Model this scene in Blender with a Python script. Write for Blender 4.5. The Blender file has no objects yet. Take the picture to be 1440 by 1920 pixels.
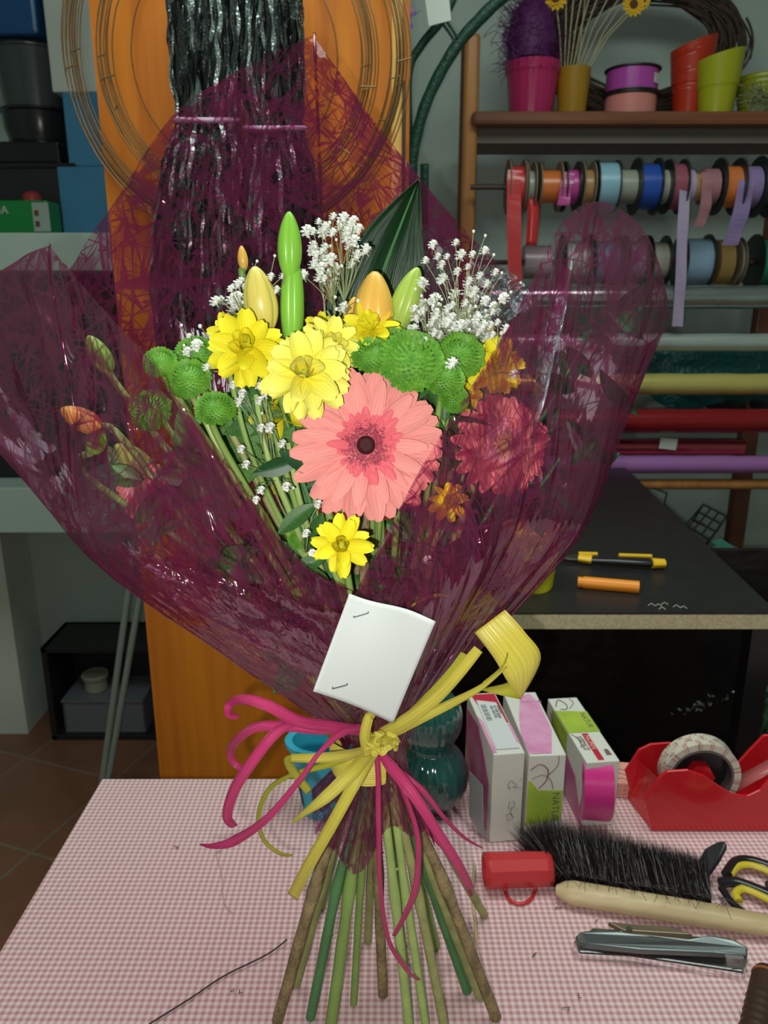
import bpy, math, random
from mathutils import Vector, Matrix, noise as mnoise
R = math.radians
random.seed(7)
scene = bpy.context.scene
col = scene.collection
# ------------------------------------------------------------------ camera, light, exposure
FPX = 1450.0; PITCH = R(16.0); CAMZ = 1.40
cam = bpy.data.cameras.new('camera'); camo = bpy.data.objects.new('camera', cam); col.objects.link(camo)
camo.location = (0, 0, CAMZ); camo.rotation_euler = (R(90) - PITCH, 0, 0)
cam.sensor_fit = 'VERTICAL'; cam.sensor_height = 24.0; cam.lens = 24.0 * FPX / 1920.0
cam.clip_start = 0.02; cam.dof.use_dof = True; cam.dof.focus_distance = 0.55; cam.dof.aperture_fstop = 9.0
scene.camera = camo
scene.view_settings.view_transform = 'Standard'; scene.view_settings.look = 'None'
scene.view_settings.exposure = 0.0; scene.view_settings.gamma = 1.0
world = bpy.data.worlds.new('world'); scene.world = world; world.use_nodes = True
world.node_tree.nodes['Background'].inputs[0].default_value = (0.84, 1.0, 0.92, 1)
world.node_tree.nodes['Background'].inputs[1].default_value = 0.30
def light(name, kind, loc, energy, color, **kw):
    l = bpy.data.lights.new(name, kind); l.energy = energy; l.color = color
    for k, v in kw.items(): setattr(l, k, v)
    o = bpy.data.objects.new(name, l); col.objects.link(o); o.location = loc; return o
# the phone's flash, a hand's breadth from the lens
light('flash', 'POINT', (-0.022, -0.01, CAMZ - 0.012), 11.0, (1.0, 0.97, 0.92), shadow_soft_size=0.004)
# broad area light added under the ceiling as ambient fill
ambient_fill = light('overhead_fill', 'AREA', (0.1, 0.75, 2.55), 24.0, (0.86, 1.0, 0.92), shape='RECTANGLE', size=1.6, size_y=0.8)

# ------------------------------------------------------------------ photograph rays -> points in the room
def ray(px, py):
    x = (px - 720) / FPX; y = -(py - 960) / FPX
    return Vector((x, math.cos(PITCH) + y * math.sin(PITCH), -math.sin(PITCH) + y * math.cos(PITCH)))
def P(px, py, Y):
    d = ray(px, py); t = Y / d.y
    return Vector((d.x * t, Y, CAMZ + d.z * t))
def PZ(px, py, z):
    d = ray(px, py); t = (z - CAMZ) / d.z
    return Vector((d.x * t, d.y * t, z))
def S(py, Y):                       # metres per pixel at that depth
    return (Y / ray(720, py).y) / FPX
CAM = Vector((0, 0, CAMZ))

# ------------------------------------------------------------------ mesh collector
class M:
    def __init__(s): s.v = []; s.f = []; s.uv = []; s.mi = []; s.cur = 0
    def add(s, vs, fs, uvs=None):
        b = len(s.v); s.v += [Vector(v) for v in vs]
        s.uv += (uvs if uvs else [(v[0], v[1]) for v in vs])
        s.f += [tuple(i + b for i in f) for f in fs]; s.mi += [s.cur] * len(fs); return s
    def box(s, c, d, rz=0, rx=0, ry=0):
        m = Matrix.Translation(c) @ Matrix.Rotation(rz, 4, 'Z') @ Matrix.Rotation(ry, 4, 'Y') @ Matrix.Rotation(rx, 4, 'X')
        x, y, z = d[0] / 2, d[1] / 2, d[2] / 2
        vs = [m @ Vector(p) for p in ((-x,-y,-z),(x,-y,-z),(x,y,-z),(-x,y,-z),(-x,-y,z),(x,-y,z),(x,y,z),(-x,y,z))]
        return s.add(vs, [(0,3,2,1),(4,5,6,7),(0,1,5,4),(1,2,6,5),(2,3,7,6),(3,0,4,7)])
    def tube(s, pts, r, n=8, caps=True, flat=1.0):
        pts = [Vector(p) for p in pts]; k = len(pts)
        rs = r if isinstance(r, (list, tuple)) else [r] * k
        vs = []; uvs = []; L = 0
        t = (pts[1] - pts[0]).normalized()
        nrm = t.orthogonal().normalized() if abs(t.z) > .9 else t.cross(Vector((0, 0, 1))).normalized()
        for i, p in enumerate(pts):
            if i: L += (p - pts[i-1]).length
            t2 = (pts[min(i+1, k-1)] - pts[max(i-1, 0)])
            if t2.length < 1e-9: t2 = t
            t2 = t2.normalized(); nrm = (nrm - t2 * nrm.dot(t2))
            nrm = nrm.normalized() if nrm.length > 1e-6 else t2.orthogonal().normalized()
            b = t2.cross(nrm); t = t2
            for j in range(n):
                a = 2 * math.pi * j / n
                vs.append(p + nrm * math.cos(a) * rs[i] + b * math.sin(a) * rs[i] * flat); uvs.append((j / n, L))
        fs = [(i*n+j, i*n+(j+1)%n, (i+1)*n+(j+1)%n, (i+1)*n+j) for i in range(k-1) for j in range(n)]
        if caps: fs += [tuple(range(n))[::-1], tuple((k-1)*n + j for j in range(n))]
        return s.add(vs, fs, uvs)
    def lathe(s, prof, mat=None, n=32, rib=0, ribn=12, sx=1, sy=1):
        mat = mat or Matrix.Identity(4); vs = []; uvs = []
        for i, (r, z) in enumerate(prof):
            for j in range(n):
                a = 2*math.pi*j/n; rr = r * (1 + rib * math.cos(ribn * a))
                vs.append(mat @ Vector((rr*math.cos(a)*sx, rr*math.sin(a)*sy, z))); uvs.append((j/n, i/max(1,len(prof)-1)))
        k = len(prof)
        fs = [(i*n+j, i*n+(j+1)%n, (i+1)*n+(j+1)%n, (i+1)*n+j) for i in range(k-1) for j in range(n)]
        if prof[0][0] > 1e-5: fs.append(tuple(range(n))[::-1])
        if prof[-1][0] > 1e-5: fs.append(tuple((k-1)*n + j for j in range(n)))
        return s.add(vs, fs, uvs)
    def grid(s, fn, nu, nv, wrap=False):
        vs = []; uvs = []
        for i in range(nu + 1):
            for j in range(nv + 1):
                p, uv = fn(i / nu, j / nv); vs.append(p); uvs.append(uv)
        fs = [(i*(nv+1)+j, (i+1)*(nv+1)+j, (i+1)*(nv+1)+j+1, i*(nv+1)+j+1) for i in range(nu) for j in range(nv)]
        return s.add(vs, fs, uvs)
    def prism(s, poly, off):            # closed 3-D polygon swept by off
        n = len(poly); a = [Vector(p) for p in poly]; b = [p + Vector(off) for p in a]
        return s.add(a + b, [tuple(range(n)), tuple(range(2*n-1, n-1, -1))] + [(i, n+i, n+(i+1)%n, (i+1)%n) for i in range(n)])
    def ring(s, c, ax, ro, ri, w, n=48):  # hollow cylinder around axis
        q = Vector(ax).to_track_quat('Z', 'Y').to_matrix().to_4x4(); m = Matrix.Translation(c) @ q
        vs = []; uvs = []
        for j in range(n):
            a = 2*math.pi*j/n
            for (r, z) in ((ro,-w/2),(ro,w/2),(ri,w/2),(ri,-w/2)):
                vs.append(m @ Vector((r*math.cos(a), r*math.sin(a), z))); uvs.append((j/n, z/w+.5))
        fs = []
        for j in range(n):
            k = (j+1) % n
            for q4 in range(4): fs.append((j*4+q4, k*4+q4, k*4+(q4+1)%4, j*4+(q4+1)%4))
        return s.add(vs, fs, uvs)
    def disc(s, c, ax, r, w, n=40):
        q = Vector(ax).to_track_quat('Z', 'Y').to_matrix().to_4x4(); m = Matrix.Translation(c) @ q
        return s.lathe([(r, -w/2), (r, w/2)], m, n)
    def text(s, txt, size, mat, depth=0.0002, extr=True):
        cu = bpy.data.curves.new('t', 'FONT'); cu.body = txt; cu.size = size; cu.extrude = depth; cu.resolution_u = 2
        o = bpy.data.objects.new('t', cu); col.objects.link(o)
        dg = bpy.context.evaluated_depsgraph_get(); me = bpy.data.meshes.new_from_object(o.evaluated_get(dg))
        s.add([mat @ v.co for v in me.vertices], [tuple(p.vertices) for p in me.polygons])
        bpy.data.objects.remove(o); bpy.data.curves.remove(cu); bpy.data.meshes.remove(me); return s

org = {}
def obj(name, m, mats, parent=None, smooth=True, bevel=0, sub=0, solid=0, local=None, angle=None, label=None):
    """link M as one mesh object. World-built unless local matrix given."""
    me = bpy.data.meshes.new(name)
    if local is not None: o0 = Vector((0,0,0))
    elif parent is not None: o0 = org[parent.name]
    else:
        xs = [v.x for v in m.v]; ys = [v.y for v in m.v]; zs = [v.z for v in m.v]
        o0 = Vector(((min(xs)+max(xs))/2, (min(ys)+max(ys))/2, min(zs)))
    me.from_pydata([v - o0 for v in m.v], [], m.f)
    uvl = me.uv_layers.new(name='UVMap')
    for lp in me.loops: uvl.data[lp.index].uv = m.uv[lp.vertex_index]
    if not isinstance(mats, (list, tuple)): mats = [mats]
    for mt in mats: me.materials.append(mt)
    for p, k in zip(me.polygons, m.mi): p.material_index = k; p.use_smooth = smooth
    if smooth and angle is None: angle = 40
    if smooth: me.set_sharp_from_angle(angle=R(angle))
    me.update()
    o = bpy.data.objects.new(name, me); col.objects.link(o)
    if parent is not None: o.parent = parent
    if local is not None: o.matrix_local = local if parent is not None else local
    elif parent is None: o.location = o0
    org[o.name] = o0 if local is None else Vector((0,0,0))
    if bevel:
        b = o.modifiers.new('bevel', 'BEVEL'); b.width = bevel; b.segments = 2; b.limit_method = 'ANGLE'; b.angle_limit = R(35)
    if sub:
        b = o.modifiers.new('sub', 'SUBSURF'); b.levels = sub; b.render_levels = sub
    if solid:
        b = o.modifiers.new('solid', 'SOLIDIFY'); b.thickness = solid; b.offset = 0
    if label: o['label'] = label
    return o
def tag(o, label, cat, group=None, kind=None):
    o['label'] = label; o['category'] = cat
    if group: o['group'] = group
    if kind: o['kind'] = kind
    return o
def thing(name, label, cat, loc, group=None):
    o = bpy.data.objects.new(name, None); col.objects.link(o); o.location = loc; o.empty_display_size = .02
    org[o.name] = Vector(loc); return tag(o, label, cat, group)
def struct(name, m, mt, **kw):
    o = obj(name, m, mt, smooth=kw.pop('smooth', False), **kw); o['kind'] = 'structure'; return o
def dup(o, parent, local):
    c = o.copy(); col.objects.link(c); c.parent = parent; c.matrix_local = local; return c
def crom(pts, k=8, tens=.5):
    pts = [Vector(p) for p in pts]; out = []; n = len(pts)
    for i in range(n - 1):
        p0 = pts[max(i-1,0)]; p1 = pts[i]; p2 = pts[i+1]; p3 = pts[min(i+2,n-1)]
        m1 = (p2-p0)*tens; m2 = (p3-p1)*tens
        for j in range(k):
            t = j/k; out.append(p1*(2*t**3-3*t*t+1)+m1*(t**3-2*t*t+t)+p2*(-2*t**3+3*t*t)+m2*(t**3-t*t))
    out.append(pts[-1]); return out
def pp(lst, Y=None, k=6):            # pixel path -> smooth 3-D path
    return crom([P(a[0], a[1], a[2] if len(a) > 2 else Y) for a in lst], k)

# ------------------------------------------------------------------ materials
def mat(name, c, rough=.5, metal=0, noise=None, bump=None, coat=0, sheen=0, spec=.5, trans=0, sss=0, c2=None, ior=1.45):
    m = bpy.data.materials.new(name); m.use_nodes = True; nt = m.node_tree; b = nt.nodes['Principled BSDF']
    b.inputs['Base Color'].default_value = (*c, 1); b.inputs['Roughness'].default_value = rough
    b.inputs['Metallic'].default_value = metal; b.inputs['Specular IOR Level'].default_value = spec
    b.inputs['Coat Weight'].default_value = coat; b.inputs['Transmission Weight'].default_value = trans
    b.inputs['IOR'].default_value = ior
    if noise or bump:
        tc = nt.nodes.new('ShaderNodeTexCoord')
    if noise:
        sc, amt = noise[0], noise[1]; st = noise[2] if len(noise) > 2 else (1,1,1)
        mp = nt.nodes.new('ShaderNodeMapping'); mp.inputs['Scale'].default_value = st
        n = nt.nodes.new('ShaderNodeTexNoise'); n.inputs['Scale'].default_value = sc; n.inputs['Detail'].default_value = 4
        nt.links.new(tc.outputs['Object'], mp.inputs[0]); nt.links.new(mp.outputs[0], n.inputs['Vector'])
        mx = nt.nodes.new('ShaderNodeMix'); mx.data_type = 'RGBA'
        rp = nt.nodes.new('ShaderNodeMapRange'); rp.inputs[1].default_value = .3; rp.inputs[2].default_value = .7
        nt.links.new(n.outputs[0], rp.inputs[0]); nt.links.new(rp.outputs[0], mx.inputs[0])
        d = c2 if c2 else tuple(x*(1-amt) for x in c)
        mx.inputs[6].default_value = (*c, 1); mx.inputs[7].default_value = (*d, 1)
        nt.links.new(mx.outputs[2], b.inputs['Base Color'])
    if bump:
        n2 = nt.nodes.new('ShaderNodeTexNoise'); n2.inputs['Scale'].default_value = bump[0]
        bm = nt.nodes.new('ShaderNodeBump'); bm.inputs['Strength'].default_value = bump[1]; bm.inputs['Distance'].default_value = bump[2] if len(bump)>2 else .001
        nt.links.new(tc.outputs['Object'], n2.inputs['Vector']); nt.links.new(n2.outputs[0], bm.inputs['Height']); nt.links.new(bm.outputs[0], b.inputs['Normal'])
    return m
class NT:
    def __init__(s, m): s.m = m; s.nt = m.node_tree; s.b = s.nt.nodes.get('Principled BSDF')
    def n(s, t, **kw):
        x = s.nt.nodes.new('ShaderNode' + t)
        for k, v in kw.items(): setattr(x, k, v)
        return x
    def l(s, a, b): s.nt.links.new(a, b)
    def math(s, op, a, b=None, c=None):
        x = s.n('Math', operation=op)
        for i, v in enumerate((a, b, c)):
            if v is None: continue
            if isinstance(v, (int, float)): x.inputs[i].default_value = v
            else: s.l(v, x.inputs[i])
        return x.outputs[0]
    def mix(s, f, a, b):
        x = s.n('Mix', data_type='RGBA')
        for i, v in ((0, f), (6, a), (7, b)):
            if isinstance(v, (int, float)): x.inputs[i].default_value = v
            elif isinstance(v, tuple): x.inputs[i].default_value = (*v, 1)
            else: s.l(v, x.inputs[i])
        return x.outputs[2]
    def coord(s, which='Object', scale=(1,1,1), rot=(0,0,0), loc=(0,0,0)):
        t = s.n('TexCoord'); mp = s.n('Mapping'); mp.inputs['Scale'].default_value = scale; mp.inputs['Rotation'].default_value = rot
        mp.inputs['Location'].default_value = loc
        s.l(t.outputs[which], mp.inputs[0]); return mp.outputs[0]
    def noise(s, vec, scale, detail=2, dist=0):
        x = s.n('TexNoise'); x.inputs['Scale'].default_value = scale; x.inputs['Detail'].default_value = detail; x.inputs['Distortion'].default_value = dist
        s.l(vec, x.inputs['Vector']); return x.outputs[0]
    def ramp(s, v, a, b, lo=0, hi=1):
        x = s.n('MapRange'); s.l(v, x.inputs[0])
        for i, q in zip((1,2,3,4), (a, b, lo, hi)): x.inputs[i].default_value = q
        return x.outputs[0]

def film_material(name, clear, dense, dens, hair=(0.36,0.05,0.16), gloss=.8, seed=0, opa=.28):
    m = bpy.data.materials.new(name); m.use_nodes = True; t = NT(m); t.nt.nodes.remove(t.b)
    out = t.nt.nodes['Material Output']
    lines = None
    for i, (ang, sx, sy) in enumerate(((0.2,7,44),(1.1,8,50),(1.9,7,40),(2.6,9,56),(0.7,13,75),(2.2,13,66))):
        v = t.coord('UV', (1,1,1), (0,0,ang), (seed+i*3.1, i*1.7, 0))
        mp = t.n('Mapping'); mp.inputs['Scale'].default_value = (sx, sy, 1); t.l(v, mp.inputs[0])
        n = t.noise(mp.outputs[0], 1.0, 1.0, .6)
        d = t.math('ABSOLUTE', t.math('SUBTRACT', n, .5))
        ln = t.ramp(d, .008, .026, 1, 0)
        lines = ln if lines is None else t.math('MAXIMUM', lines, ln)
    uv = t.coord('UV', (1,1,1), (0,0,0), (seed*1.3,0,0))
    patch = t.noise(uv, 11, 3, 1.6)
    pm = t.ramp(patch, dens-.04, dens+.07)          # 1 = dense fibre mat
    many = t.math('MULTIPLY', lines, t.ramp(patch, dens-.2, dens-.02, .55, 1))
    F = t.math('MAXIMUM', t.math('MULTIPLY', pm, .62), many)
    tr = t.n('BsdfTransparent'); t.l(t.mix(F, clear, dense), tr.inputs[0])
    df = t.n('BsdfDiffuse'); df.inputs[0].default_value = (*hair, 1)
    tl = t.n('BsdfTranslucent'); tl.inputs[0].default_value = (*hair, 1)
    dd = t.n('MixShader'); dd.inputs[0].default_value = .35; t.l(df.outputs[0], dd.inputs[1]); t.l(tl.outputs[0], dd.inputs[2])
    mx = t.n('MixShader'); t.l(t.math('MULTIPLY', F, opa), mx.inputs[0]); t.l(tr.outputs[0], mx.inputs[1]); t.l(dd.outputs[0], mx.inputs[2])
    gl = t.n('BsdfGlossy'); gl.inputs['Roughness'].default_value = .065; gl.inputs[0].default_value = (1,.9,1,1)
    b1 = t.noise(t.coord('Object', (1,1,1)), 14, 1.5, .5); b2 = t.noise(t.coord('UV', (1,.3,1)), 60, 2, .5)
    bm = t.n('Bump'); bm.inputs['Strength'].default_value = 1; bm.inputs['Distance'].default_value = .010
    t.l(t.math('ADD', b1, t.math('MULTIPLY', b2, .30)), bm.inputs['Height']); t.l(bm.outputs[0], gl.inputs['Normal'])
    fr = t.n('Fresnel'); fr.inputs[0].default_value = 1.45; t.l(bm.outputs[0], fr.inputs['Normal'])
    m2 = t.n('MixShader'); t.l(t.math('MINIMUM', t.math('MULTIPLY', fr.outputs[0], gloss), .11), m2.inputs[0])
    t.l(mx.outputs[0], m2.inputs[1]); t.l(gl.outputs[0], m2.inputs[2]); t.l(m2.outputs[0], out.inputs[0])
    return m
def petal_material(name, c, c2, vein, rough=.55, freq=55):
    m = mat(name, c, rough, spec=.25); t = NT(m)
    v = t.coord('UV'); sp = t.n('SeparateXYZ'); t.l(v, sp.inputs[0])
    w = t.math('ABSOLUTE', t.math('SINE', t.math('ADD', t.math('MULTIPLY', sp.outputs[1], freq), t.math('MULTIPLY', t.noise(v, 3, 1), 3))))
    ln = t.ramp(w, .0, .30, 1, 0)
    base = t.mix(sp.outputs[0], c2, c)
    t.l(t.mix(t.math('MULTIPLY', ln, .6), base, vein), t.b.inputs['Base Color'])
    t.b.inputs['Subsurface Weight'].default_value = 0.0
    return m
def wood_material(name, c, c2, axis=(30,30,1.2), rough=.4, scale=1.0, coat=.15):
    m = mat(name, c, rough, coat=coat); t = NT(m)
    v = t.coord('Object', axis); n = t.noise(v, scale, 6, .4)
    v2 = t.coord('Object', tuple(a*7 for a in axis)); n2 = t.noise(v2, scale, 3)
    f = t.math('ADD', t.ramp(n, .35, .65), t.math('MULTIPLY', t.math('SUBTRACT', n2, .5), .8))
    f = t.math('MINIMUM', t.math('MAXIMUM', f, 0), 1)
    t.l(t.mix(f, c, c2), t.b.inputs['Base Color']); return m
# ================================================================== SETTING
WY = 2.42
plaster = mat('plaster', (.50,.60,.55), .9, noise=(3,.18), bump=(60,.3))
plaster_l = mat('plaster_left', (.34,.40,.37), .9, noise=(4,.15), bump=(60,.3))
def slab(name, x0,x1,y0,y1,z0,z1, mt, **kw):
    m = M(); m.box(((x0+x1)/2,(y0+y1)/2,(z0+z1)/2),(x1-x0,y1-y0,z1-z0)); return struct(name, m, mt, **kw)
slab('wall_back', -2.0,2.2, WY,WY+.1, 0,2.7, plaster)
slab('wall_left', -2.1,-2.0, -1.2,WY, 0,2.7, plaster)
slab('wall_right', 2.2,2.3, -1.2,WY, 0,2.7, plaster)
slab('wall_front', -2.0,2.2, -1.3,-1.2, 0,2.7, plaster)
slab('ceiling', -2.0,2.2, -1.2,WY, 2.7,2.8, plaster)
tile = mat('brown_tile', (.16,.085,.055), .35); t = NT(tile)
v = t.coord('Object', (1,1,1), (0,0,R(20)))
br = t.n('TexBrick'); br.offset = 0; br.inputs['Scale'].default_value = 1; br.inputs['Brick Width'].default_value = .33; br.inputs['Row Height'].default_value = .33
br.inputs['Mortar Size'].default_value = .004; br.inputs['Color1'].default_value = (.27,.12,.07,1); br.inputs['Color2'].default_value = (.23,.10,.06,1); br.inputs['Mortar'].default_value = (.26,.20,.15,1)
t.l(v, br.inputs[0]); t.l(t.mix(t.ramp(t.noise(v, 9, 4), .3,.7,0,.4), br.outputs[0], (.14,.06,.035)), t.b.inputs['Base Color'])
slab('floor', -2.0,2.2, -1.2,WY, -.1,0, tile)
# plastered column standing against the back wall, left
cx1 = P(48,1300,2.26).x
slab('trim_1', -1.75, cx1, 2.24, WY, 0, P(20,1012,2.2).z, mat('column_paint', (.70,.76,.68), .85, noise=(5,.15)))

# ================================================================== PINE PANEL and what hangs on it
pine = wood_material('orange_pine', (.68,.215,.012), (.52,.135,.009), axis=(22,22,.9), rough=.5, coat=0)
pine_edge = wood_material('pine_edge', (.95,.55,.16), (.75,.36,.07), axis=(22,22,.9), rough=.35)
PY = 1.28
x0 = P(166,0,PY).x; x1 = P(735,0,PY).x; cab = thing('pine_cupboard', 'tall orange pine cupboard side behind the bouquet', 'cupboard', ((x0+x1)/2, PY+.1, 0))
m = M(); z1 = 2.25
xb0 = x0; m.box(((x0+x1)/2, PY+.02, z1/2), (x1-x0, .04, z1)); obj('panel', m, pine, cab, smooth=False)
xe = P(764,0,PY).x; m = M(); m.tube([(x1-.002,PY+.018,0),(x1-.002,PY+.018,z1)], .018, 20); obj('edge_moulding', m, pine_edge, cab)
m = M(); xs_ = P(768,100,PY+.3).x; m.box(((x1+xs_)/2, PY+.30, z1/2-.1), (xs_-x1, .03, z1-.2)); obj('side_panel', m, pine, cab, smooth=False)
m = M(); m.box((x1+.006, PY+.27, 1.66), (.044, .02, .20)); obj('top_block', m, mat('dark_stained_wood', (.11,.05,.03), .6), cab, smooth=False, label='dark brown block')
m = M(); m.box(((x0+x1)/2, PY+.2, z1+.01), (x1-x0, .36, .02)); obj('cupboard_top', m, pine, cab, smooth=False)

wire = mat('bronze_wire', (.20,.115,.045), .45, metal=.4)
def wreath_frame(cx, cy, radii, Y, label):
    c = P(cx, cy, Y); s = S(cy, Y); base = c - Vector((0,0,max(radii)*s))
    o = thing('wire_wreath_frame', label, 'wreath frame', base, 'wire wreath frames hanging on the pine panel')
    for r in radii:
        rr = r*s*.985; m = M()
        m.tube([(c.x+rr*math.cos(a)*1.0, Y+random.uniform(-.001,.001), c.z+rr*math.sin(a)*1.02) for a in [2*math.pi*k/72 for k in range(73)]], .0010, 5, False)
        obj('wire_ring', m, wire, o)
    for k in range(9):
        m = M(); a = 2*math.pi*(k+random.random()*.6)/9 + .3; r0 = min(radii)*s*.985; r1 = max(radii)*s*.985
        m.tube([(c.x+r0*math.cos(a), Y-.001, c.z+r0*math.sin(a)), (c.x+r1*math.cos(a+.02), Y-.001, c.z+r1*math.sin(a+.02))], .0012, 5); obj('cross_wire', m, wire, o)
rb = [(325,300),(320,308),(314,296),(330,304),(262,242),(257,247),(268,238)]
for i, (ro, ri) in enumerate(rb[:4]):
    wreath_frame(438+i*2.5, 100+i*3, [ro, ro-7, ri], PY-.012-.004*i, ['outermost wire wreath frame, its left edge past the cupboard','large wire wreath frame just inside the outermost one','large wire wreath frame lying third from the outside','fourth large wire wreath frame, nearest the viewer of the wide ones'][i])
for i, (ro, ri) in enumerate(rb[4:]):
    wreath_frame(440+i*3, 103+i*4, [ro, ro-6, ri], PY-.030-.004*i, ['medium wire wreath frame over the orange panel, widest of the inner bundle','medium wire wreath frame in the middle of the inner bundle','medium wire wreath frame at the front of the inner bundle'][i])
wreath_frame(440, 108, [196], PY-.008, 'smallest single ring of thin wire on the orange panel')

# hanks of black glossy raffia
hank_m = mat('black_foil_raffia', (.02,.025,.024), .22, metal=.3, spec=1.0, coat=.6, bump=(300,.6,.002))
hank_l = mat('painted_glint_raffia', (.42,.50,.48), .25, metal=.9, bump=(200,.8,.002))  # flash highlights on the black raffia, put in as silver strands
tie_m = mat('lilac_tie', (.62,.50,.62), .5)
def hank(pts, label, nst, seed):
    rnd = random.Random(seed)
    Y = PY-.07; c0 = P(pts[-1][0], pts[-1][1], Y)
    o = thing('raffia_hank', label, 'raffia hank', c0, 'black raffia hanks hanging on the cupboard')
    md = M(); ml = M()
    for k in range(nst):
        u = rnd.uniform(-1,1); w = math.sqrt(max(0,1-u*u))*rnd.uniform(-1,1); path = []
        ph = rnd.uniform(0,6); sg = rnd.uniform(.4,1.3)
        for i, (x, y, hw) in enumerate(pts):
            px = x + hw*u + rnd.uniform(-1,1)*min(5,hw*.1); path.append(P(px, y, Y - .035*w*(hw/60)))
        path = crom(path, 7)
        tgt = ml if rnd.random() < .30 else md
        wd = rnd.uniform(.0016,.0034); tw = rnd.uniform(0,3); vs = []; fs = []
        for i, p in enumerate(path):
            a = tw + i*.22*sg + .6*math.sin(i*.9+ph); d = Vector((math.cos(a), math.sin(a), 0))*wd
            j = Vector((.0016*math.sin(i*1.3+ph), 0, 0)); vs += [p+d+j, p-d+j]
        fs = [(2*i, 2*i+1, 2*i+3, 2*i+2) for i in range(len(path)-1)]
        tgt.add(vs, fs)
    a = obj('strands', md, hank_m, o); a['kind'] = 'stuff'
    b = obj('painted_glint_strands', ml, hank_l, o); b['kind'] = 'stuff'
    x, y, hw = [p for p in pts if p[2] == min(q[2] for q in pts)][0]
    c = P(x, y, Y); s = S(y, Y)
    m = M(); m.tube([c + Vector((math.cos(q)*hw*s*1.05, math.sin(q)*.030, .006*math.sin(q))) for q in [2*math.pi*k/24 for k in range(25)]], .0035, 8, False, 1.0)
    obj('tie', m, tie_m, o, label='lilac paper tie')
hank([(385,-90,62),(385,0,66),(386,110,66),(388,225,56),(385,300,75),(375,420,86),(375,560,90),(385,690,80)], 'black shiny raffia hank, left of the two behind the purple film', 190, 1)
hank([(505,-90,56),(505,0,60),(508,130,64),(516,240,54),(520,330,72),(522,450,84),(525,570,84),(520,690,74)], 'black shiny raffia hank, right of the two behind the purple film', 190, 2)

# ================================================================== LEFT BACKGROUND
LY = 1.95
grey_panel = mat('grey_white_panel', (.50,.53,.49), .6)
grey_low = mat('grey_counter', (.47,.58,.52), .6, noise=(4,.1))
black_m = mat('matt_black', (.012,.012,.014), .5)
gloss_black = mat('gloss_black_plastic', (.015,.015,.017), .22)
XL = -1.98
def z_at(py, Y): return P(720,py,Y).z
def x_at(px, py, Y): return P(px,py,Y).x
shl = thing('grey_shelf_unit', 'pale grey wall shelving unit at the left, dark inside', 'shelving unit', (-1.5, 2.2, 0))
xr = -.40
m = M(); za, zb = z_at(508,LY), z_at(436,LY); m.box(((XL+xr)/2,(LY+WY)/2,(za+zb)/2),(xr-XL, WY-LY-.004, zb-za)); obj('upper_shelf', m, grey_low, shl, smooth=False, bevel=.003)
zc, zd = z_at(1000,LY), z_at(915,LY); m = M(); m.box(((XL+xr)/2,(LY+WY)/2,(zc+zd)/2),(xr-XL, WY-LY-.004, zd-zc)); obj('lower_shelf', m, grey_low, shl, smooth=False, bevel=.003)
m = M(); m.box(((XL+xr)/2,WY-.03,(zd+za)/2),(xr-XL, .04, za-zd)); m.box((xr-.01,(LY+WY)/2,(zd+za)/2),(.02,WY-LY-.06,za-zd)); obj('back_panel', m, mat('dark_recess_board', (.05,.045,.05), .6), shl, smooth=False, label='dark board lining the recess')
for k,(xa,xb_,h,c,lb) in enumerate(((-60,70,150,(.02,.02,.025),'dark storage box in the shelf recess, far left of it'),(80,150,120,(.03,.03,.03),'smaller dark storage box beside it in the recess, behind the purple film'))):
    a = PZ(xa,860,zd); m = M(); xx0=x_at(xa,880,LY+.12); xx1=x_at(xb_,880,LY+.12)
    m.box(((xx0+xx1)/2, LY+.2, zd+h*.0014/2),(xx1-xx0,.18,h*.0014)); tag(obj('storage_box', m, black_m if k==0 else mat('charcoal',c,.4), smooth=False, bevel=.006), lb, 'box')
# items on upper shelf
zt = zb
def boxat(name, xa, xb_, ytop, ybot, Y, dep, mt, label, cat, bevel=.004, z0=None, par=None):
    X0 = x_at(xa,(ytop+ybot)/2,Y); X1 = x_at(xb_,(ytop+ybot)/2,Y); za = z0 if z0 is not None else z_at(ybot,Y); zb_ = z_at(ytop,Y)
    m = M(); m.box(((X0+X1)/2, Y+dep/2, (za+zb_)/2), (X1-X0, dep, zb_-za)); o = obj(name, m, mt, par, smooth=False, bevel=bevel)
    if par is None: tag(o, label, cat)
    return o
blue_m = mat('pale_blue_card', (.045,.20,.36), .6, noise=(12,.15))
boxat('blue_box', 112, 232, 312, 436, LY+.14, .2, blue_m, 'light blue box standing on the grey shelf beside the cupboard', 'box', z0=zt)
zbx = z_at(312,LY+.14)
boxat('blue_box', 122, 232, 172, 311, LY+.145, .18, blue_m, 'upper light blue box stacked behind the wire rings', 'box', z0=zbx)
boxat('grey_carton', 84, 232, -90, 176, LY+.15, .18, grey_panel, 'pale grey carton above the blue boxes', 'carton', z0=z_at(172,LY+.145))
crate_o = thing('black_crate', 'black plastic crate on the grey shelf with a green tin in front', 'crate', (x_at(40,436,LY+.1), LY+.2, zt))
X0, X1 = x_at(-60,380,LY+.1), x_at(131,380,LY+.1); zz = z_at(305,LY+.1)
m = M(); w = .006
m.box(((X0+X1)/2,LY+.27,zt+.004),(X1-X0,.24,.008)); m.box((X0,LY+.27,(zt+zz)/2),(w,.24,zz-zt)); m.box((X1,LY+.27,(zt+zz)/2),(w,.24,zz-zt))
m.box(((X0+X1)/2,LY+.39,(zt+zz)/2),(X1-X0,w,zz-zt)); m.box(((X0+X1)/2,LY+.15,(zt+zz)/2),(X1-X0,w,zz-zt)); obj('body', m, black_m, crate_o, smooth=False)
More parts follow.
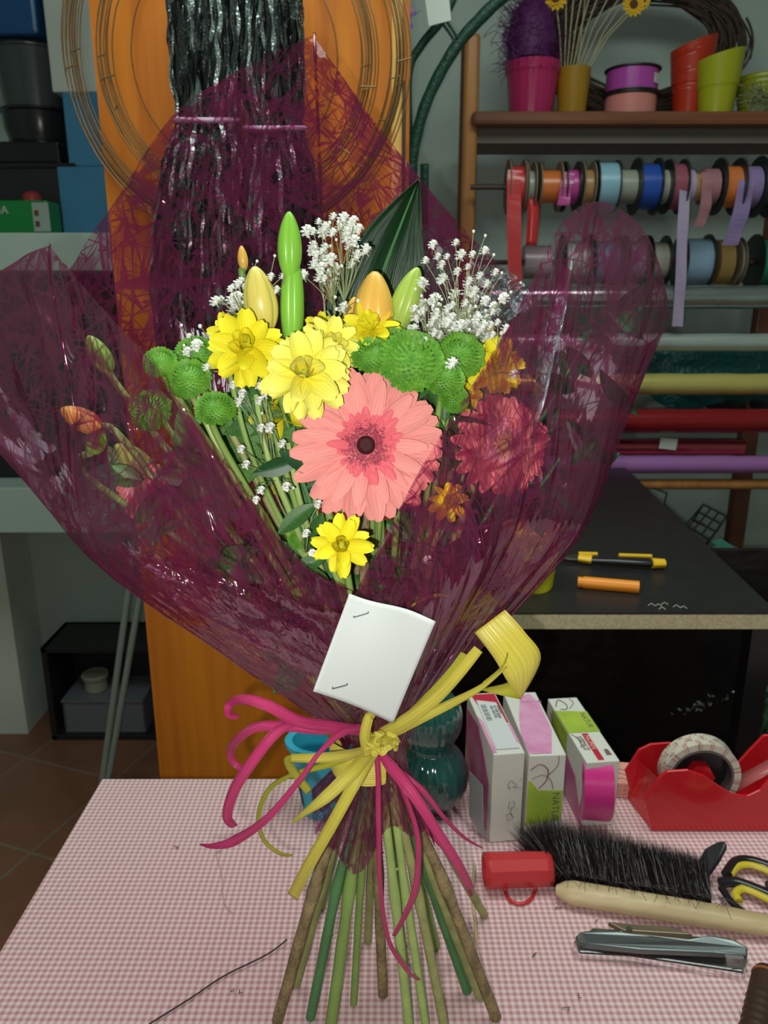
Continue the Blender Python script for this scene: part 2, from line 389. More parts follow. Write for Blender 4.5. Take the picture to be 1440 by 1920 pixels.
m = M(); m.box(((X0+X1)/2,LY+.27,zz),(X1-X0+.016,.256,.012)); obj('lid', m, gloss_black, crate_o, smooth=False, bevel=.003)
zl = zz+.006
# black bowl & bucket on the lid
c = Vector((x_at(58,260,LY+.2), LY+.27, zl))
m = M(); s = S(250,LY+.25)
m.box((c.x-.02, c.y, zl+.028),(.20,.2,.052)); tag(obj('black_box', m, gloss_black, smooth=False, bevel=.006), 'flat black box on the crate lid under the black bowl', 'box')
b0 = c + Vector((0,0,.055))
m = M(); m.lathe([(0,0),(.075,0),(.088,.04),(.09,.075),(.096,.078),(.096,.084),(.084,.084),(.08,.01),(0,.01)], Matrix.Translation(b0), 40); tag(obj('black_bowl', m, gloss_black), 'round black plastic bowl stacked on a flat black box', 'bowl')
smoky = mat('smoky_clear_plastic', (.045,.055,.055), .25, coat=.3)
b1 = b0 + Vector((0,0,.086))
bk = thing('smoky_bucket', 'smoky grey plastic bucket standing in the black bowl', 'bucket', b1)
m = M(); m.lathe([(0,0),(.080,0),(.095,.13),(.099,.132),(.099,.142),(.088,.142),(.074,.008),(0,.008)], Matrix.Translation(b1), 40); obj('body', m, smoky, bk)
m = M(); m.lathe([(.10,.137),(.103,.14),(.10,.143),(.097,.14),(.10,.137)], Matrix.Translation(b1), 40); obj('rim', m, gloss_black, bk)
m = M(); bb = Vector((x_at(25,60,LY+.2), LY+.25, b1.z+.144)); m.box((bb.x-.05,bb.y,bb.z+.12),(.26,.2,.24)); tag(obj('dark_blue_crate', m, mat('deep_blue_plastic', (.012,.07,.20), .35), smooth=False, bevel=.01), 'deep blue plastic crate on top of the smoky bucket', 'crate')
# green tin
gY = LY+.05; gt = thing('green_tin', 'green labelled tin with a red cap on the grey shelf', 'tin', (x_at(45,430,gY), gY+.05, zt))
gz = z_at(375,gY); X0, X1 = x_at(-40,400,gY), x_at(90,400,gY)
m = M(); m.box(((X0+X1)/2, gY+.04, (zt+gz)/2), (X1-X0,.08,gz-zt)); obj('body', m, mat('leaf_green_label', (.01,.20,.04), .35), gt, smooth=False, bevel=.006)
m = M(); lx = x_at(77,400,gY); m.box((lx, gY-.001, (zt+gz)/2), (.040,.002,(gz-zt)*.85)); obj('label', m, mat('grey_label', (.30,.36,.32), .6), gt, smooth=False, label='pale grey printed panel')
m = M(); 
for q in (.62,.3): m.box((lx-.010, gY-.003, zt+(gz-zt)*q), (.010,.001,.012))
obj('print', m, mat('brown_print', (.12,.04,.02), .6), gt, smooth=False, label='two small dark squares')
m = M(); m.text('OSIA', .026, Matrix.Translation((x_at(-8,400,gY), gY-.001, zt+(gz-zt)*.60)) @ Matrix.Rotation(R(90),4,'X')); m.text('BONSAI', .016, Matrix.Translation((x_at(-30,400,gY), gY-.001, zt+.012)) @ Matrix.Rotation(R(90),4,'X'))
m = M(); m.text('OSIA', .026, Matrix.Translation((x_at(-28,400,gY), gY-.001, zt+(gz-zt)*.60)) @ Matrix.Rotation(R(90),4,'X')); obj('lettering', m, grey_panel, gt, smooth=False)
m = M(); m.lathe([(.022,0),(.022,.014),(.016,.020),(.008,.024),(0,.024)], Matrix.Translation((x_at(47,370,gY), gY+.04, gz)), 20); obj('cap', m, mat('dull_red_cap', (.30,.03,.03), .4), gt, label='red screw cap')

# black open crate on the floor, with jar and clear box
fc = thing('floor_box', 'black open-fronted storage cube on the brown floor tiles', 'storage cube', (-.78, 2.12, 0))
bl = PZ(98,1388,0); br_ = PZ(330,1420,0); zt2 = P(75,1215,bl.y).z
X0, X1 = bl.x, br_.x+.02; Y0 = bl.y; D = WY-.02-Y0
m = M(); th = .018
m.box(((X0+X1)/2,Y0+D/2,zt2-th/2),(X1-X0,D,th)); m.box(((X0+X1)/2,Y0+D/2,th/2),(X1-X0,D,th)); m.box((X0+th/2,Y0+D/2,zt2/2),(th,D,zt2)); m.box((X1-th/2,Y0+D/2,zt2/2),(th,D,zt2)); m.box(((X0+X1)/2,Y0+D-th/2,zt2/2),(X1-X0,th,zt2))
obj('carcass', m, mat('black_cube_board', (.018,.017,.020), .45), fc, smooth=False, bevel=.002)
m = M(); cz = th; bxw = S(1350,Y0)*150; bxc = x_at(205,1350,Y0+.06); bh = .11
clearp = mat('cloudy_plastic', (.17,.17,.20), .35, coat=.2)
m.box((bxc,Y0+.10,cz+.003),(bxw,.16,.006)); m.box((bxc,Y0+.025,cz+bh/2),(bxw,.004,bh)); m.box((bxc,Y0+.175,cz+bh/2),(bxw,.004,bh)); m.box((bxc-bxw/2,Y0+.10,cz+bh/2),(.004,.154,bh)); m.box((bxc+bxw/2,Y0+.10,cz+bh/2),(.004,.154,bh))
cb = thing('clear_box', 'cloudy plastic box inside the black storage cube', 'box', (bxc, Y0+.1, cz)); obj('tub', m, clearp, cb, smooth=False)
m = M(); m.box((bxc,Y0+.10,cz+bh+.003),(bxw+.006,.168,.006)); obj('lid', m, clearp, cb, smooth=False)
jr = thing('white_jar', 'small white jar with a flat lid on the cloudy plastic box', 'jar', (x_at(180,1300,Y0+.08), Y0+.09, cz+bh+.006))
jb = Matrix.Translation(jr.location); cream = mat('cream_plastic', (.34,.32,.25), .5)
m = M(); m.lathe([(.032,0),(.036,.004),(.036,.045)], jb, 32); obj('body', m, cream, jr)
m = M(); m.lathe([(.041,.045),(.043,.049),(.043,.058),(.040,.060),(.036,.058),(0,.058)], jb, 32); obj('lid', m, cream, jr)
# folded easel legs / poles
pl = thing('grey_tripod', 'pair of thin grey metal legs leaning by the storage cube', 'tripod', PZ(192,1458,0))
pm_ = mat('grey_tube', (.26,.29,.25), .4)
for (a, b, lb) in (((247,1080,2.0),(192,1460,None),''),((272,1090,2.0),(205,1450,None),'')):
    f = PZ(b[0],b[1],0) if b[1] < 1500 else None
    f = P(b[0], b[1], 1.80); top = P(a[0]+10, a[1]-90, 1.95); 
    g = top + (f-top)*1.0; d = (f-top).normalized(); g = f + d*((0.012-f.z)/d.z) if d.z < 0 else f
    m = M(); m.tube([top, g], .0085, 12); obj('leg', m, pm_, pl)
    m = M(); m.tube([g - d*.02, g], .012, 12); obj('foot', m, black_m, pl)

# ================================================================== RIGHT BACKGROUND
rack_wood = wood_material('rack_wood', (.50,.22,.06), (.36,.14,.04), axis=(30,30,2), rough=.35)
shelf_wood = wood_material('shelf_wood', (.22,.075,.035), (.15,.05,.025), axis=(2,30,30), rough=.35)
RY = 2.08; RB = 2.28
rk = thing('wooden_rack', 'brown wooden wall rack holding the ribbon spools and film rolls', 'rack', (.85, 2.25, 0))
px0 = x_at(882,250,RY)
zt3 = z_at(60,RY)
m = M(); m.box((px0, RY+.015, zt3/2), (.036,.028,zt3)); obj('post', m, rack_wood, rk, bevel=.009)
pxr = x_at(1400,700,RY+.17)
m = M(); m.box((pxr+.04, RB, .8), (.05,.04,1.6)); obj('post', m, mat('dark_post', (.15,.05,.03), .5), rk, smooth=False, bevel=.006, label='dark brown rear post')
m = M(); m.box((px0-.004, RY+.06, zt3/2), (.036,.03,zt3)); obj('post', m, mat('rack_wood_painted_shade',(.16,.065,.03),.5), rk, bevel=.009)  # post's shaded rear side: extra post with the shade in its colour
zs = z_at(211,RY); XR = 1.75
m = M(); m.box(((px0+XR)/2, (RY+RB)/2, zs-.016), (XR-px0, RB-RY+.05, .032)); obj('shelf_board', m, shelf_wood, rk, smooth=False, bevel=.010)
m = M(); m.box(((px0+XR)/2, RY+.03, zs-.048), (XR-px0, .02, .034)); m.box(((px0+XR)/2, RB-.02, zs-.048), (XR-px0, .02, .034)); obj('shelf_rail', m, mat('rail_painted_shade', (.14,.12,.10), .6), rk, smooth=False, label='rails under the shelf, painted dark for its shade')  # shade under the shelf is put into the rails' dark colour
SRY = 2.04
rod_z1 = P(1000,351,SRY).z; rod_z2 = P(1000,492,SRY+.10).z
dark_rod = mat('dark_rod', (.07,.04,.03), .5)
for z, y in ((rod_z1,SRY),(rod_z2,SRY+.10)):
    m = M(); m.tube([(px0,y,z),(XR,y,z)], .006, 12); obj('rod', m, dark_rod, rk, label='thin dark rod')
dz = P(1300,908,2.06); m = M(); m.tube([(px0,2.06,dz.z),(XR,2.06,dz.z)], .014, 16); obj('dowel', m, rack_wood, rk)
for yy in (660, 905): 
    zz = z_at(yy, RY); m = M(); m.box((px0, (RY+RB)/2, zz), (.024,RB-RY-.02,.02)); obj('brace', m, rack_wood, rk, smooth=False)

# ribbon spools
def satin(name, c, rough=.3): return mat(name, c, rough, spec=.8, sheen=.2)
brown_fl = mat('brown_spool_card', (.20,.15,.10), .7); black_fl = mat('black_spool_plastic', (.012,.016,.016), .4)
def spool(px, py, Y, w, ro, ri, c, fl, label, tail=None, group='ribbon spools on the upper rod', tailw=None):
    ctr = Vector((P(px,py,Y).x, Y, rod_z1 if py < 420 else rod_z2)); s = S(py,Y)
    o = thing('ribbon_spool', label, 'ribbon spool', ctr - Vector((0,0,ro*s)), group)
    W = w*s; ro *= s; ri *= s; rm = satin('ribbon_%s' % label[:12].replace(' ','_'), tuple(q*.8 for q in c))
    m = M(); m.ring(ctr, (1,0,0), ri, .012, W, 40); obj('ribbon_roll', m, rm, o)
    if fl is not None:
        for sg in (-1,1):
            m = M(); m.ring(ctr + Vector((sg*(W/2+.0015),0,0)), (1,0,0), ro, .010, .003, 40); obj('flange', m, fl, o)
    if tail:
        m = M(); pts = [P(x,y,yy) for x,y,yy in tail]; pts = crom(pts, 6)
        vs = []; hw = (tailw or w)*s*.5
        for i, p in enumerate(pts):
            vs += [p - Vector((hw,0,0)), p + Vector((hw,.002*math.sin(i),0))]
        m.add(vs, [(2*i,2*i+1,2*i+3,2*i+2) for i in range(len(pts)-1)]); obj('hanging_end', m, rm, o, smooth=False)
U = 'ribbon spools on the upper rod'; Lw = 'ribbon spools on the lower rod'
y1 = SRY
sp = [
 (966,26,48,36,(.75,.05,.06),brown_fl,'spool of bright red ribbon, first on the upper rod, end hanging long',[(966,318,y1-.05),(964,345,y1-.057),(964,420,y1-.058),(966,545,y1-.058)],26),
 (992,12,44,28,(.45,.46,.40),brown_fl,'narrow spool of grey ribbon between red and orange with a red strip',None,0),
 (1028,36,44,29,(.80,.20,.04),brown_fl,'spool of orange ribbon nearest the rack post',None,0),
 (1068,22,44,30,(.62,.07,.35),black_fl,'spool of magenta pink ribbon just above the curled purple film',[(1068,322,y1-.04),(1062,350,y1-.05),(1056,385,y1-.05)],22),
 (1098,18,44,30,(.50,.28,.10),brown_fl,'narrow spool of bronze ribbon beside the light blue one',None,0),
 (1133,36,46,42,(.30,.55,.70),black_fl,'spool of light blue ribbon on the upper rod',None,34),
 (1173,30,0.1,30,(.38,.40,.33),None,'bare roll of grey-white ribbon between light and royal blue',None,0),
 (1209,36,50,40,(.02,.09,.48),black_fl,'spool of royal blue ribbon on the upper rod',None,0),
 (1243,22,0.1,30,(.42,.42,.36),None,'bare roll of cream ribbon right of the royal blue spool',None,0),
 (1262,26,48,40,(.36,.09,.14),black_fl,'spool of dark rose ribbon left of the hanging lilac strip',None,0),
 (1283,24,0.1,30,(.50,.40,.60),None,'roll of lilac ribbon with the longest hanging strip',[(1283,322,y1-.04),(1285,345,y1-.050),(1280,430,y1-.052),(1276,530,y1-.052),(1270,612,y1-.052)],20),
 (1305,20,0.1,24,(.52,.30,.12),None,'bare roll of copper ribbon right of the lilac strip',None,0),
 (1327,26,0.1,32,(.45,.20,.24),None,'bare roll of dusty pink ribbon with a short loose end',[(1327,322,y1-.04),(1326,350,y1-.045),(1322,392,y1-.04),(1310,425,y1-.03)],20),
 (1362,34,50,36,(.80,.22,.05),black_fl,'spool of orange ribbon farther right, beside the purple trailing ribbon',None,0),
 (1402,28,0.1,36,(.34,.24,.50),None,'roll of purple ribbon whose end trails down to the lower rod',[(1402,325,y1-.04),(1398,355,y1-.05),(1386,410,y1-.045),(1368,460,y1-.03)],30),
 (1432,24,54,30,(.02,.26,.14),black_fl,'spool of green ribbon at the right edge of the photo',None,0)]
for (px,w,ro,ri,c,fl,lb,tl,tw) in sp: spool(px,351,y1,w,ro,ri,c,fl,lb,tl,U,tw)
y2 = SRY+.10
for (px,w,ro,ri,c,fl,lb) in [
 (1005,50,0.1,30,(.50,.34,.40),None,'roll of pale pink ribbon, first on the lower rod behind the red end'),
 (1075,44,50,38,(.50,.50,.44),black_fl,'spool of off-white ribbon on the lower rod, behind the curled film'),
 (1130,44,50,38,(.20,.35,.50),black_fl,'spool of slate blue ribbon on the lower rod, behind the curled film'),
 (1185,30,48,38,(.34,.28,.38),black_fl,'spool of mauve ribbon on the lower rod at the edge of the curled film'),
 (1228,30,48,36,(.50,.48,.40),black_fl,'spool of cream ribbon on the lower rod right of the curled film'),
 (1298,48,50,42,(.30,.44,.60),black_fl,'large spool of pale blue ribbon on the lower rod'),
 (1350,26,0.1,40,(.45,.28,.09),None,'roll of gold ribbon on the lower rod'),
 (1378,6,44,36,(.40,.40,.36),brown_fl,'nearly empty spool with pale flanges on the lower rod'),
 (1428,30,50,40,(.02,.26,.14),black_fl,'spool of green ribbon at the right end of the lower rod')]:
    spool(px,492,y2,w,ro,ri,c,fl,lb,None,Lw)
m = M(); pts = crom([P(996,372,y1-.03),P(1000,400,y1-.035),P(996,460,y1-.03)],5); vs=[]
for p in pts: vs += [p-Vector((.014,0,0)), p+Vector((.014,0,0))]
m.add(vs, [(2*i,2*i+1,2*i+3,2*i+2) for i in range(len(pts)-1)]); tag(obj('ribbon_end', m, satin('red_end',(.60,.03,.03)), solid=.0006), 'short dark red ribbon end hanging behind the bright red one', 'ribbon')

# film rolls on the rack
def froll(yc, h, xa, xb_, Y, c, rough, metal, label, name='film_roll'):
    z = z_at(yc,Y); r = h/2*S(yc,Y)*.97; a = x_at(xa,yc,Y); b = x_at(xb_,yc,Y) if xb_ else XR
    o = thing(name, label, 'film roll', ((a+b)/2,Y,z-r), 'gift wrap rolls on the wooden rack')
    m = M(); m.tube([(a+(b-a)*k/30,Y,z+.0006*math.sin(k*2.3)) for k in range(31)], [r*(1+.012*math.sin(k*1.7)) for k in range(31)], 28); obj('wrap', m, mat('wrap_'+label[:14].replace(' ','_'), c, rough, metal=metal, bump=(40,.25,.004)), o)
    m = M(); m.ring((a-.006,Y,z),(1,0,0), r*.62, r*.45, .02, 24); obj('core', m, mat('card_core', (.45,.36,.24), .8), o, label='brown card core')
    return o
froll(557,44, 915, None, 2.02, (.50,.56,.54), .18, .85, 'silver metallic wrap roll, topmost of the rolls')
froll(642,34, 930, None, 2.02, (.50,.57,.54), .28, .5, 'pale silver textured wrap roll, second from the top')
froll(720,40, 940, None, 2.02, (.62,.54,.17), .25, .35, 'gold-yellow wrap roll, third from the top')
froll(789,46, 940, None, 2.02, (.28,.015,.02), .25, .2, 'thick dark red wrap roll under the gold one')
o = froll(838,32, 950, 1391, 2.06, (.62,.10,.14), .15, .8, 'short metallic pink-red wrap roll with a paper tag')
m = M(); q = P(1253,832,2.03); m.box((q.x, q.y, q.z), (.046,.002,.030), 0, 0, R(6)); obj('paper_tag', m, grey_panel, o, smooth=False, label='small white paper tag')
froll(871,34, 960, None, 2.04, (.36,.14,.40), .55, .0, 'matt violet wrap roll, lowest of the rolls')
# teal bag crumpled behind the gold roll
def crumple(name, c, dims, mt, label, cat, amp=.25, seed=0, nn=28, sc=9):
    m = M()
    def fn(u, v):
        a = 2*math.pi*u; b = math.pi*v; d = Vector((math.sin(b)*math.cos(a), math.sin(b)*math.sin(a), math.cos(b)))
        k = 1 + amp*(mnoise.noise(d*2.2+Vector((seed,0,0))) + .5*mnoise.noise(d*sc*.6+Vector((0,seed,0))))
        return (Vector(c) + Vector((d.x*dims[0]*k, d.y*dims[1]*k, d.z*dims[2]*k)), (u, v))
    m.grid(fn, nn*2, nn); return tag(obj(name, m, mt), label, cat)
teal = mat('teal_plastic', (.01,.10,.10), .3, bump=(60,.7,.01))
crumple('plastic_bag', P(1340,700,2.24), (.30,.05,.085), teal, 'dark teal plastic bag stuffed behind the gold and red rolls', 'bag', .35, 3)
crumple('plastic_bag', P(1400,720,2.30), (.14,.05,.12), mat('black_bag', (.02,.03,.03), .3, bump=(50,.7,.01)), 'dark bag behind the gold roll, right of the teal bag', 'bag', .3, 5)

# shelf-top objects
def pot(px, ytop, ybot, wt, wb, c, label, Y, slant=0, ribs=0, rimh=.12, flute=0, name='flower_pot', stack=0, rough=.3):
    c = tuple(q*.68 for q in c)
    s = S(ybot,Y); b = Vector((P(px,ybot,Y).x, Y, zs)); h = (P(px,ytop,Y).z - zs)
    o = thing(name, label, 'flower pot', b)
    prof = [(0,0),(wb/2*s,0)]; n = 40
    for i in range(n+1):
        q = i/n; r = (wb+(wt-wb)*(q**.8))/2*s
        if ribs: r += .0008*math.sin(q*ribs*2*math.pi)
        if stack and q > .45: r += .002
        if rimh and q > 1-rimh: r += .003
        prof.append((r, q*h))
    prof += [(prof[-1][0]-.003,h),(wb/2*s*.9,.01),(0,.01)]
    m = M(); m.lathe(prof, Matrix.Translation(b), 64, rib=flute, ribn=20)
    if slant:
        for v in m.v: v.z = zs + (v.z-zs)*(1 + slant*(v.x-b.x)/(wt/2*s)*min(1,((v.z-zs)/h)))
    obj('body', m, mat('pot_'+label[:10].replace(' ','_'), c, rough), o); return o, b, h
SY = 2.17
pot(995,120,212,98,74,(.62,.03,.16),'crimson pink fluted pot filled with purple fibre', SY, flute=.015, rimh=.18)
pot(1071,130,212,62,50,(.52,.27,.02),'mustard yellow pot holding thin sticks', SY, rimh=0)
pot(1289,82,213,78,50,(.62,.045,.015),'tall orange-red pot stack with a slanted rim', SY, slant=.10, ribs=22, rimh=0, stack=1)
pot(1340,104,214,80,58,(.50,.52,.02),'tall lime yellow ribbed pot stack with a slanted rim', SY-.05, slant=.10, ribs=20, rimh=0, stack=1)
pot(1425,143,213,100,70,(.42,.45,.03),'low lime bowl at the right end of the shelf, grass in front', SY, slant=.05, ribs=8, rimh=0)
# purple sisal in the crimson pot
sis = M(); c0 = P(995,105,SY); rnd = random.Random(5); s = S(100,SY)
for k in range(1500):
    a = rnd.uniform(0,6.28); b = rnd.uniform(-.4,1.5); rr = 46*s
    d = Vector((math.cos(a)*math.cos(b)*rr, math.sin(a)*math.cos(b)*rr*.9, math.sin(b)*78*s)) ; d.x += .15*d.z*(-.2)
    p = c0 + d*rnd.uniform(.55,1.0); q = [p]; dd = Vector((rnd.uniform(-1,1),rnd.uniform(-1,1),rnd.uniform(-1,1)))*.012
    for _ in range(4): p = p+dd; dd = dd*.8+Vector((rnd.uniform(-1,1),rnd.uniform(-1,1),rnd.uniform(-1,1)))*.006; q.append(p)
    sis.tube(q, .0007, 3, False)
m = M(); m.lathe([(0,-.01),(40*s,-.01),(46*s,30*s),(36*s,70*s),(16*s,95*s),(0,100*s)], Matrix.Translation(c0-Vector((0,0,.0))), 24); 
purp = mat('purple_sisal', (.09,.012,.10), .6)
o = thing('sisal_bundle', 'tuft of dark purple sisal fibre in the crimson pot', 'sisal fibre', c0); obj('core', m, purp, o); a = obj('fibres', sis, purp, o); a['kind']='stuff'
for (x,y,rx,ry) in ((985,60,40,45),):
    m = M(); rnd = random.Random(9)
    for k in range(700):
        p = P(x+rnd.gauss(0,rx*.45), y+rnd.gauss(0,ry*.5), SY+rnd.uniform(-.04,.04)); q=[p]; dd=Vector((rnd.uniform(-1,1),rnd.uniform(-1,1),rnd.uniform(-1,1)))*.014
        for _ in range(4): p=p+dd; dd=dd*.7+Vector((rnd.uniform(-1,1),rnd.uniform(-1,1),rnd.uniform(-1,1)))*.008; q.append(p)
        m.tube(q,.0008,3,False)
    a = obj('loose_fibres', m, purp, o); a['kind']='stuff'
# sunflower picks
stick = mat('dry_stick', (.46,.40,.25), .7); sunp = petal_material('sun_petal', (.85,.55,.02), (.75,.35,.01), (.5,.2,0)); sund = mat('sun_disc', (.10,.04,.02), .8)
fl = [(1040,-6),(1185,0),(1195,5)]
tips = [(1042,-4),(1062,-20),(1078,-30),(1095,-30),(1112,-30),(1130,-30),(1148,-20),(1165,-10),(1188,8),(1203,2),(1100,-30),(1175,-6)]
for i,(tx,ty) in enumerate(tips):
    b = P(1071+(i-5.5)*2.6,138,SY); tp = P(tx,ty,SY-.02+.006*i)
    head = i in (0,8,9)
    if head: o = thing('sunflower_pick', ['artificial sunflower pick leaning left over the pots','artificial sunflower pick with the fullest bloom, leaning right','small artificial sunflower pick, farthest right'][(0,8,9).index(i)], 'flower pick', b-Vector((0,0,.04)))
    m = M(); m.tube([b-Vector((0,0,.04)), (b+tp)/2+Vector((0,0,.004)), tp], .0016, 6)
    if not head: tag(obj('thin_stick', m, stick), 'thin bare stick standing in the mustard pot', 'stick', 'sticks in the mustard pot'); continue
    obj('stick', m, stick, o)
    hd = M(); hd.lathe([(0,.004),(.010,.003),(.013,-.002),(0,-.004)], Matrix.Translation(tp) @ Vector((0,-1,.1)).to_track_quat('Z','Y').to_matrix().to_4x4(), 16); dk = obj('flower_head', hd, sund, o)
    pm2 = M()
    for k in range(14):
        a = 2*math.pi*k/14; rr = .030 if i != 9 else .022
        dv = Vector((math.cos(a),-.1,math.sin(a))); sd = Vector((-math.sin(a),0,math.cos(a)))
        vs = [tp+dv*.008-sd*.004, tp+dv*.008+sd*.004, tp+dv*rr*.6+sd*.008-Vector((0,.004,0)), tp+dv*rr, tp+dv*rr*.6-sd*.008-Vector((0,.004,0))]
        pm2.add(vs, [(0,1,2,3,4)], [(0,.4),(0,.6),(.6,1),(1,.5),(.6,0)])
    obj('petals', pm2, sunp, o)
# two stacked wide spools
for (ya, yb, w, c, lb, z0) in ((172,210,100,(.62,.22,.20),'wide spool of salmon satin ribbon, lower of the two stacked on the shelf',zs),(124,168,102,(.40,.06,.36),'wide spool of magenta satin ribbon, stacked on the salmon one',None)):
    s = S(190,SY); h = .052; 
    if z0 is None: z0 = zs+.058
    b = Vector((P(1182,190,SY).x, SY, z0)); o = thing('wide_ribbon_spool', lb, 'ribbon spool', b)
    m = M(); m.ring(b+Vector((0,0,.028)), (0,0,1), 47*s, .02, .048, 56); obj('ribbon_roll', m, satin('sat_'+lb[14:20].strip(), c, .22), o)
    for zz in (.002,.055): m = M(); m.ring(b+Vector((0,0,zz)), (0,0,1), 51*s, .018, .0035, 56); obj('flange', m, black_fl, o)
    if c[0] < .5:
        m = M(); m.box((b.x+.047, b.y-47*s*.72, z0+.028), (.020,.002,.022), R(44)); obj('price_label', m, grey_panel, o, smooth=False, label='small white price label')
# twig wreath standing behind
tw = M(); c0 = P(1205,90,2.27); s = S(90,2.27); rnd = random.Random(3)
for k in range(260):
    R0 = (163+rnd.uniform(-34,34))*s; a0 = rnd.uniform(0,6.28); L = rnd.uniform(1.2,3.0); ph = rnd.uniform(0,6); am = rnd.uniform(4,12)*s; yo = rnd.uniform(-.02,.02)
    pts = []
    for i in range(20):
        a = a0+L*i/19; r = R0+am*math.sin(ph+a*4); pts.append((c0.x+r*math.cos(a), 2.27+yo+.010*math.sin(a*5+ph), c0.z+.62*r*math.sin(a)))
    tw.tube(pts, rnd.uniform(.0016,.0036), 5, False)
tag(obj('twig_wreath', tw, mat('dark_twigs', (.075,.048,.034), .75, noise=(80,.5))), 'large round wreath of dark twisted twigs leaning on the wall', 'wreath')
# grass tuft before the lime bowl
gr = M(); rnd = random.Random(8)
for k in range(70):
    a = P(rnd.uniform(1400,1470), 212, SY-.1); b = a+Vector((rnd.uniform(-.05,.05), rnd.uniform(-.02,.02), rnd.uniform(.02,.085)))
    gr.tube(crom([a,(a+b)/2+Vector((rnd.uniform(-.015,.015),0,.01)),b+Vector((rnd.uniform(-.02,.02),0,-.01))],4), .0016, 4, False)
o = tag(obj('dried_grass', gr, mat('pale_grass', (.16,.18,.08), .7)), 'tuft of dry grass in front of the lime bowl', 'dried grass', None, 'stuff')
# green hoop with white tag
hoop = thing('green_hoop', 'dark green floral hoop stand rising beside the cupboard', 'hoop', P(772,330,1.75))
hg = mat('dark_green_tape', (.008,.05,.03), .5, bump=(120,.8,.004))
m = M(); pts = pp([(772,420),(772,330),(776,280),(800,190),(850,95),(905,30),(960,-20),(1010,-50)], 1.75, 6); m.tube(pts, [.0120+.0005*math.sin(k*1.9) for k in range(len(pts))], 12); obj('outer_hoop', m, hg, hoop)
m = M(); m.tube(pp([(772,420),(768,280),(766,140),(790,85),(830,35),(862,-30)], 1.78, 6), .0085, 10); obj('inner_hoop', m, hg, hoop)
m = M(); m.tube(pp([(828,42),(845,65),(853,80)], 1.74, 4), .003, 8); m.tube(pp([(836,38),(850,58),(858,72)], 1.74, 4), .003, 8); obj('tie_wire', m, hg, hoop)
m = M(); m.tube([P(796,420,1.72),P(796,308,1.72)], .009, 12); tag(obj('green_stake', m, hg), 'short dark green stake behind the glossy leaf', 'stake')
m = M(); a,b,c,d = P(793,-30,1.72),P(840,-30,1.72),P(846,38,1.72),P(804,49,1.72); m.prism([a,b,c,d],(0,.001,0)); tag(obj('white_tag', m, mat('tag_paper',(.62,.68,.62),.7), smooth=False), 'white paper tag hanging on the green hoop', 'tag')
# purple flower bunch at top by cupboard
hy = thing('purple_flowers', 'bunch of pink and violet artificial flowers by the cupboard edge', 'artificial flowers', P(752,70,1.6))
rnd = random.Random(4)
for nm, (cx,cy,rr), c in (('pink_blossoms',(750,10,16),(.42,.14,.36)),('violet_blossoms',(755,40,14),(.14,.09,.36))):
    m = M()
    for k in range(120):
        p = P(cx+rnd.gauss(0,rr*.5), cy+rnd.gauss(0,rr*.6), 1.6+rnd.uniform(-.02,.02)); a = rnd.uniform(0,6.28)
        d = Vector((math.cos(a),rnd.uniform(-.5,.5),math.sin(a)))*.006; e = d.cross(Vector((0,1,0)))
        m.add([p-d,p+e*.7,p+d,p-e*.7],[(0,1,2,3)])
    obj(nm, m, mat(nm, c, .7), hy)
m = M(); m.tube([P(753,0,1.61),P(752,75,1.61)], .003, 6); obj('stem', m, hg, hy)

# worktop
WTZ = P(1150,1150,1.05).z; th = .023
wt = thing('black_worktop', 'black laminate worktop with a raw chipboard front edge', 'worktop', (.6,1.5,WTZ-th))
fl_, fr_ = PZ(796,1149,WTZ), PZ(1475,1162,WTZ); fb = PZ(1152,858,WTZ)
fr_ = Vector((fr_.x, fl_.y, WTZ)); bl_ = Vector((fl_.x, fb.y, WTZ))
mid = PZ(1440,1150,WTZ)
poly = [fl_, fr_, fb, bl_]; blk = mat('black_laminate', (.017,.017,.018), .38, noise=(30,.25)); 
m = M(); m.prism([Vector((p.x,p.y,WTZ)) for p in poly][::-1], (0,0,-.003)); obj('laminate_top', m, blk, wt, smooth=False)
m = M(); m.prism([Vector((p.x,p.y,WTZ-.003)) for p in poly][::-1], (0,0,-th)); obj('chipboard', m, mat('chipboard', (.62,.52,.33), .8, noise=(260,.35)), wt, smooth=False, label='speckled beige chipboard edge')
bu = thing('black_base_cabinet', 'black open cabinet carrying the worktop', 'cabinet', (.6,1.5,0)); zb2 = WTZ-.003-th
m = M(); m.box((fl_.x+.012, (fl_.y+bl_.y)/2+.02, zb2/2), (.02, bl_.y-fl_.y-.06, zb2)); obj('side_panel', m, black_m, bu, smooth=False)
m = M(); fx = x_at(1400,1300,1.10); m.box((fx+.01, 1.11, zb2/2), (.035,.03,zb2)); obj('corner_post', m, mat('satin_black',(.014,.013,.014),.3), bu, smooth=False)
m = M(); m.box(((fl_.x+1.05)/2+.02, 1.42, zb2/2), (1.05-fl_.x-.02,.015,zb2)); obj('back_panel', m, mat('glossy_black_panel', (.010,.009,.010), .22, bump=(14,.5,.01)), bu, smooth=False)
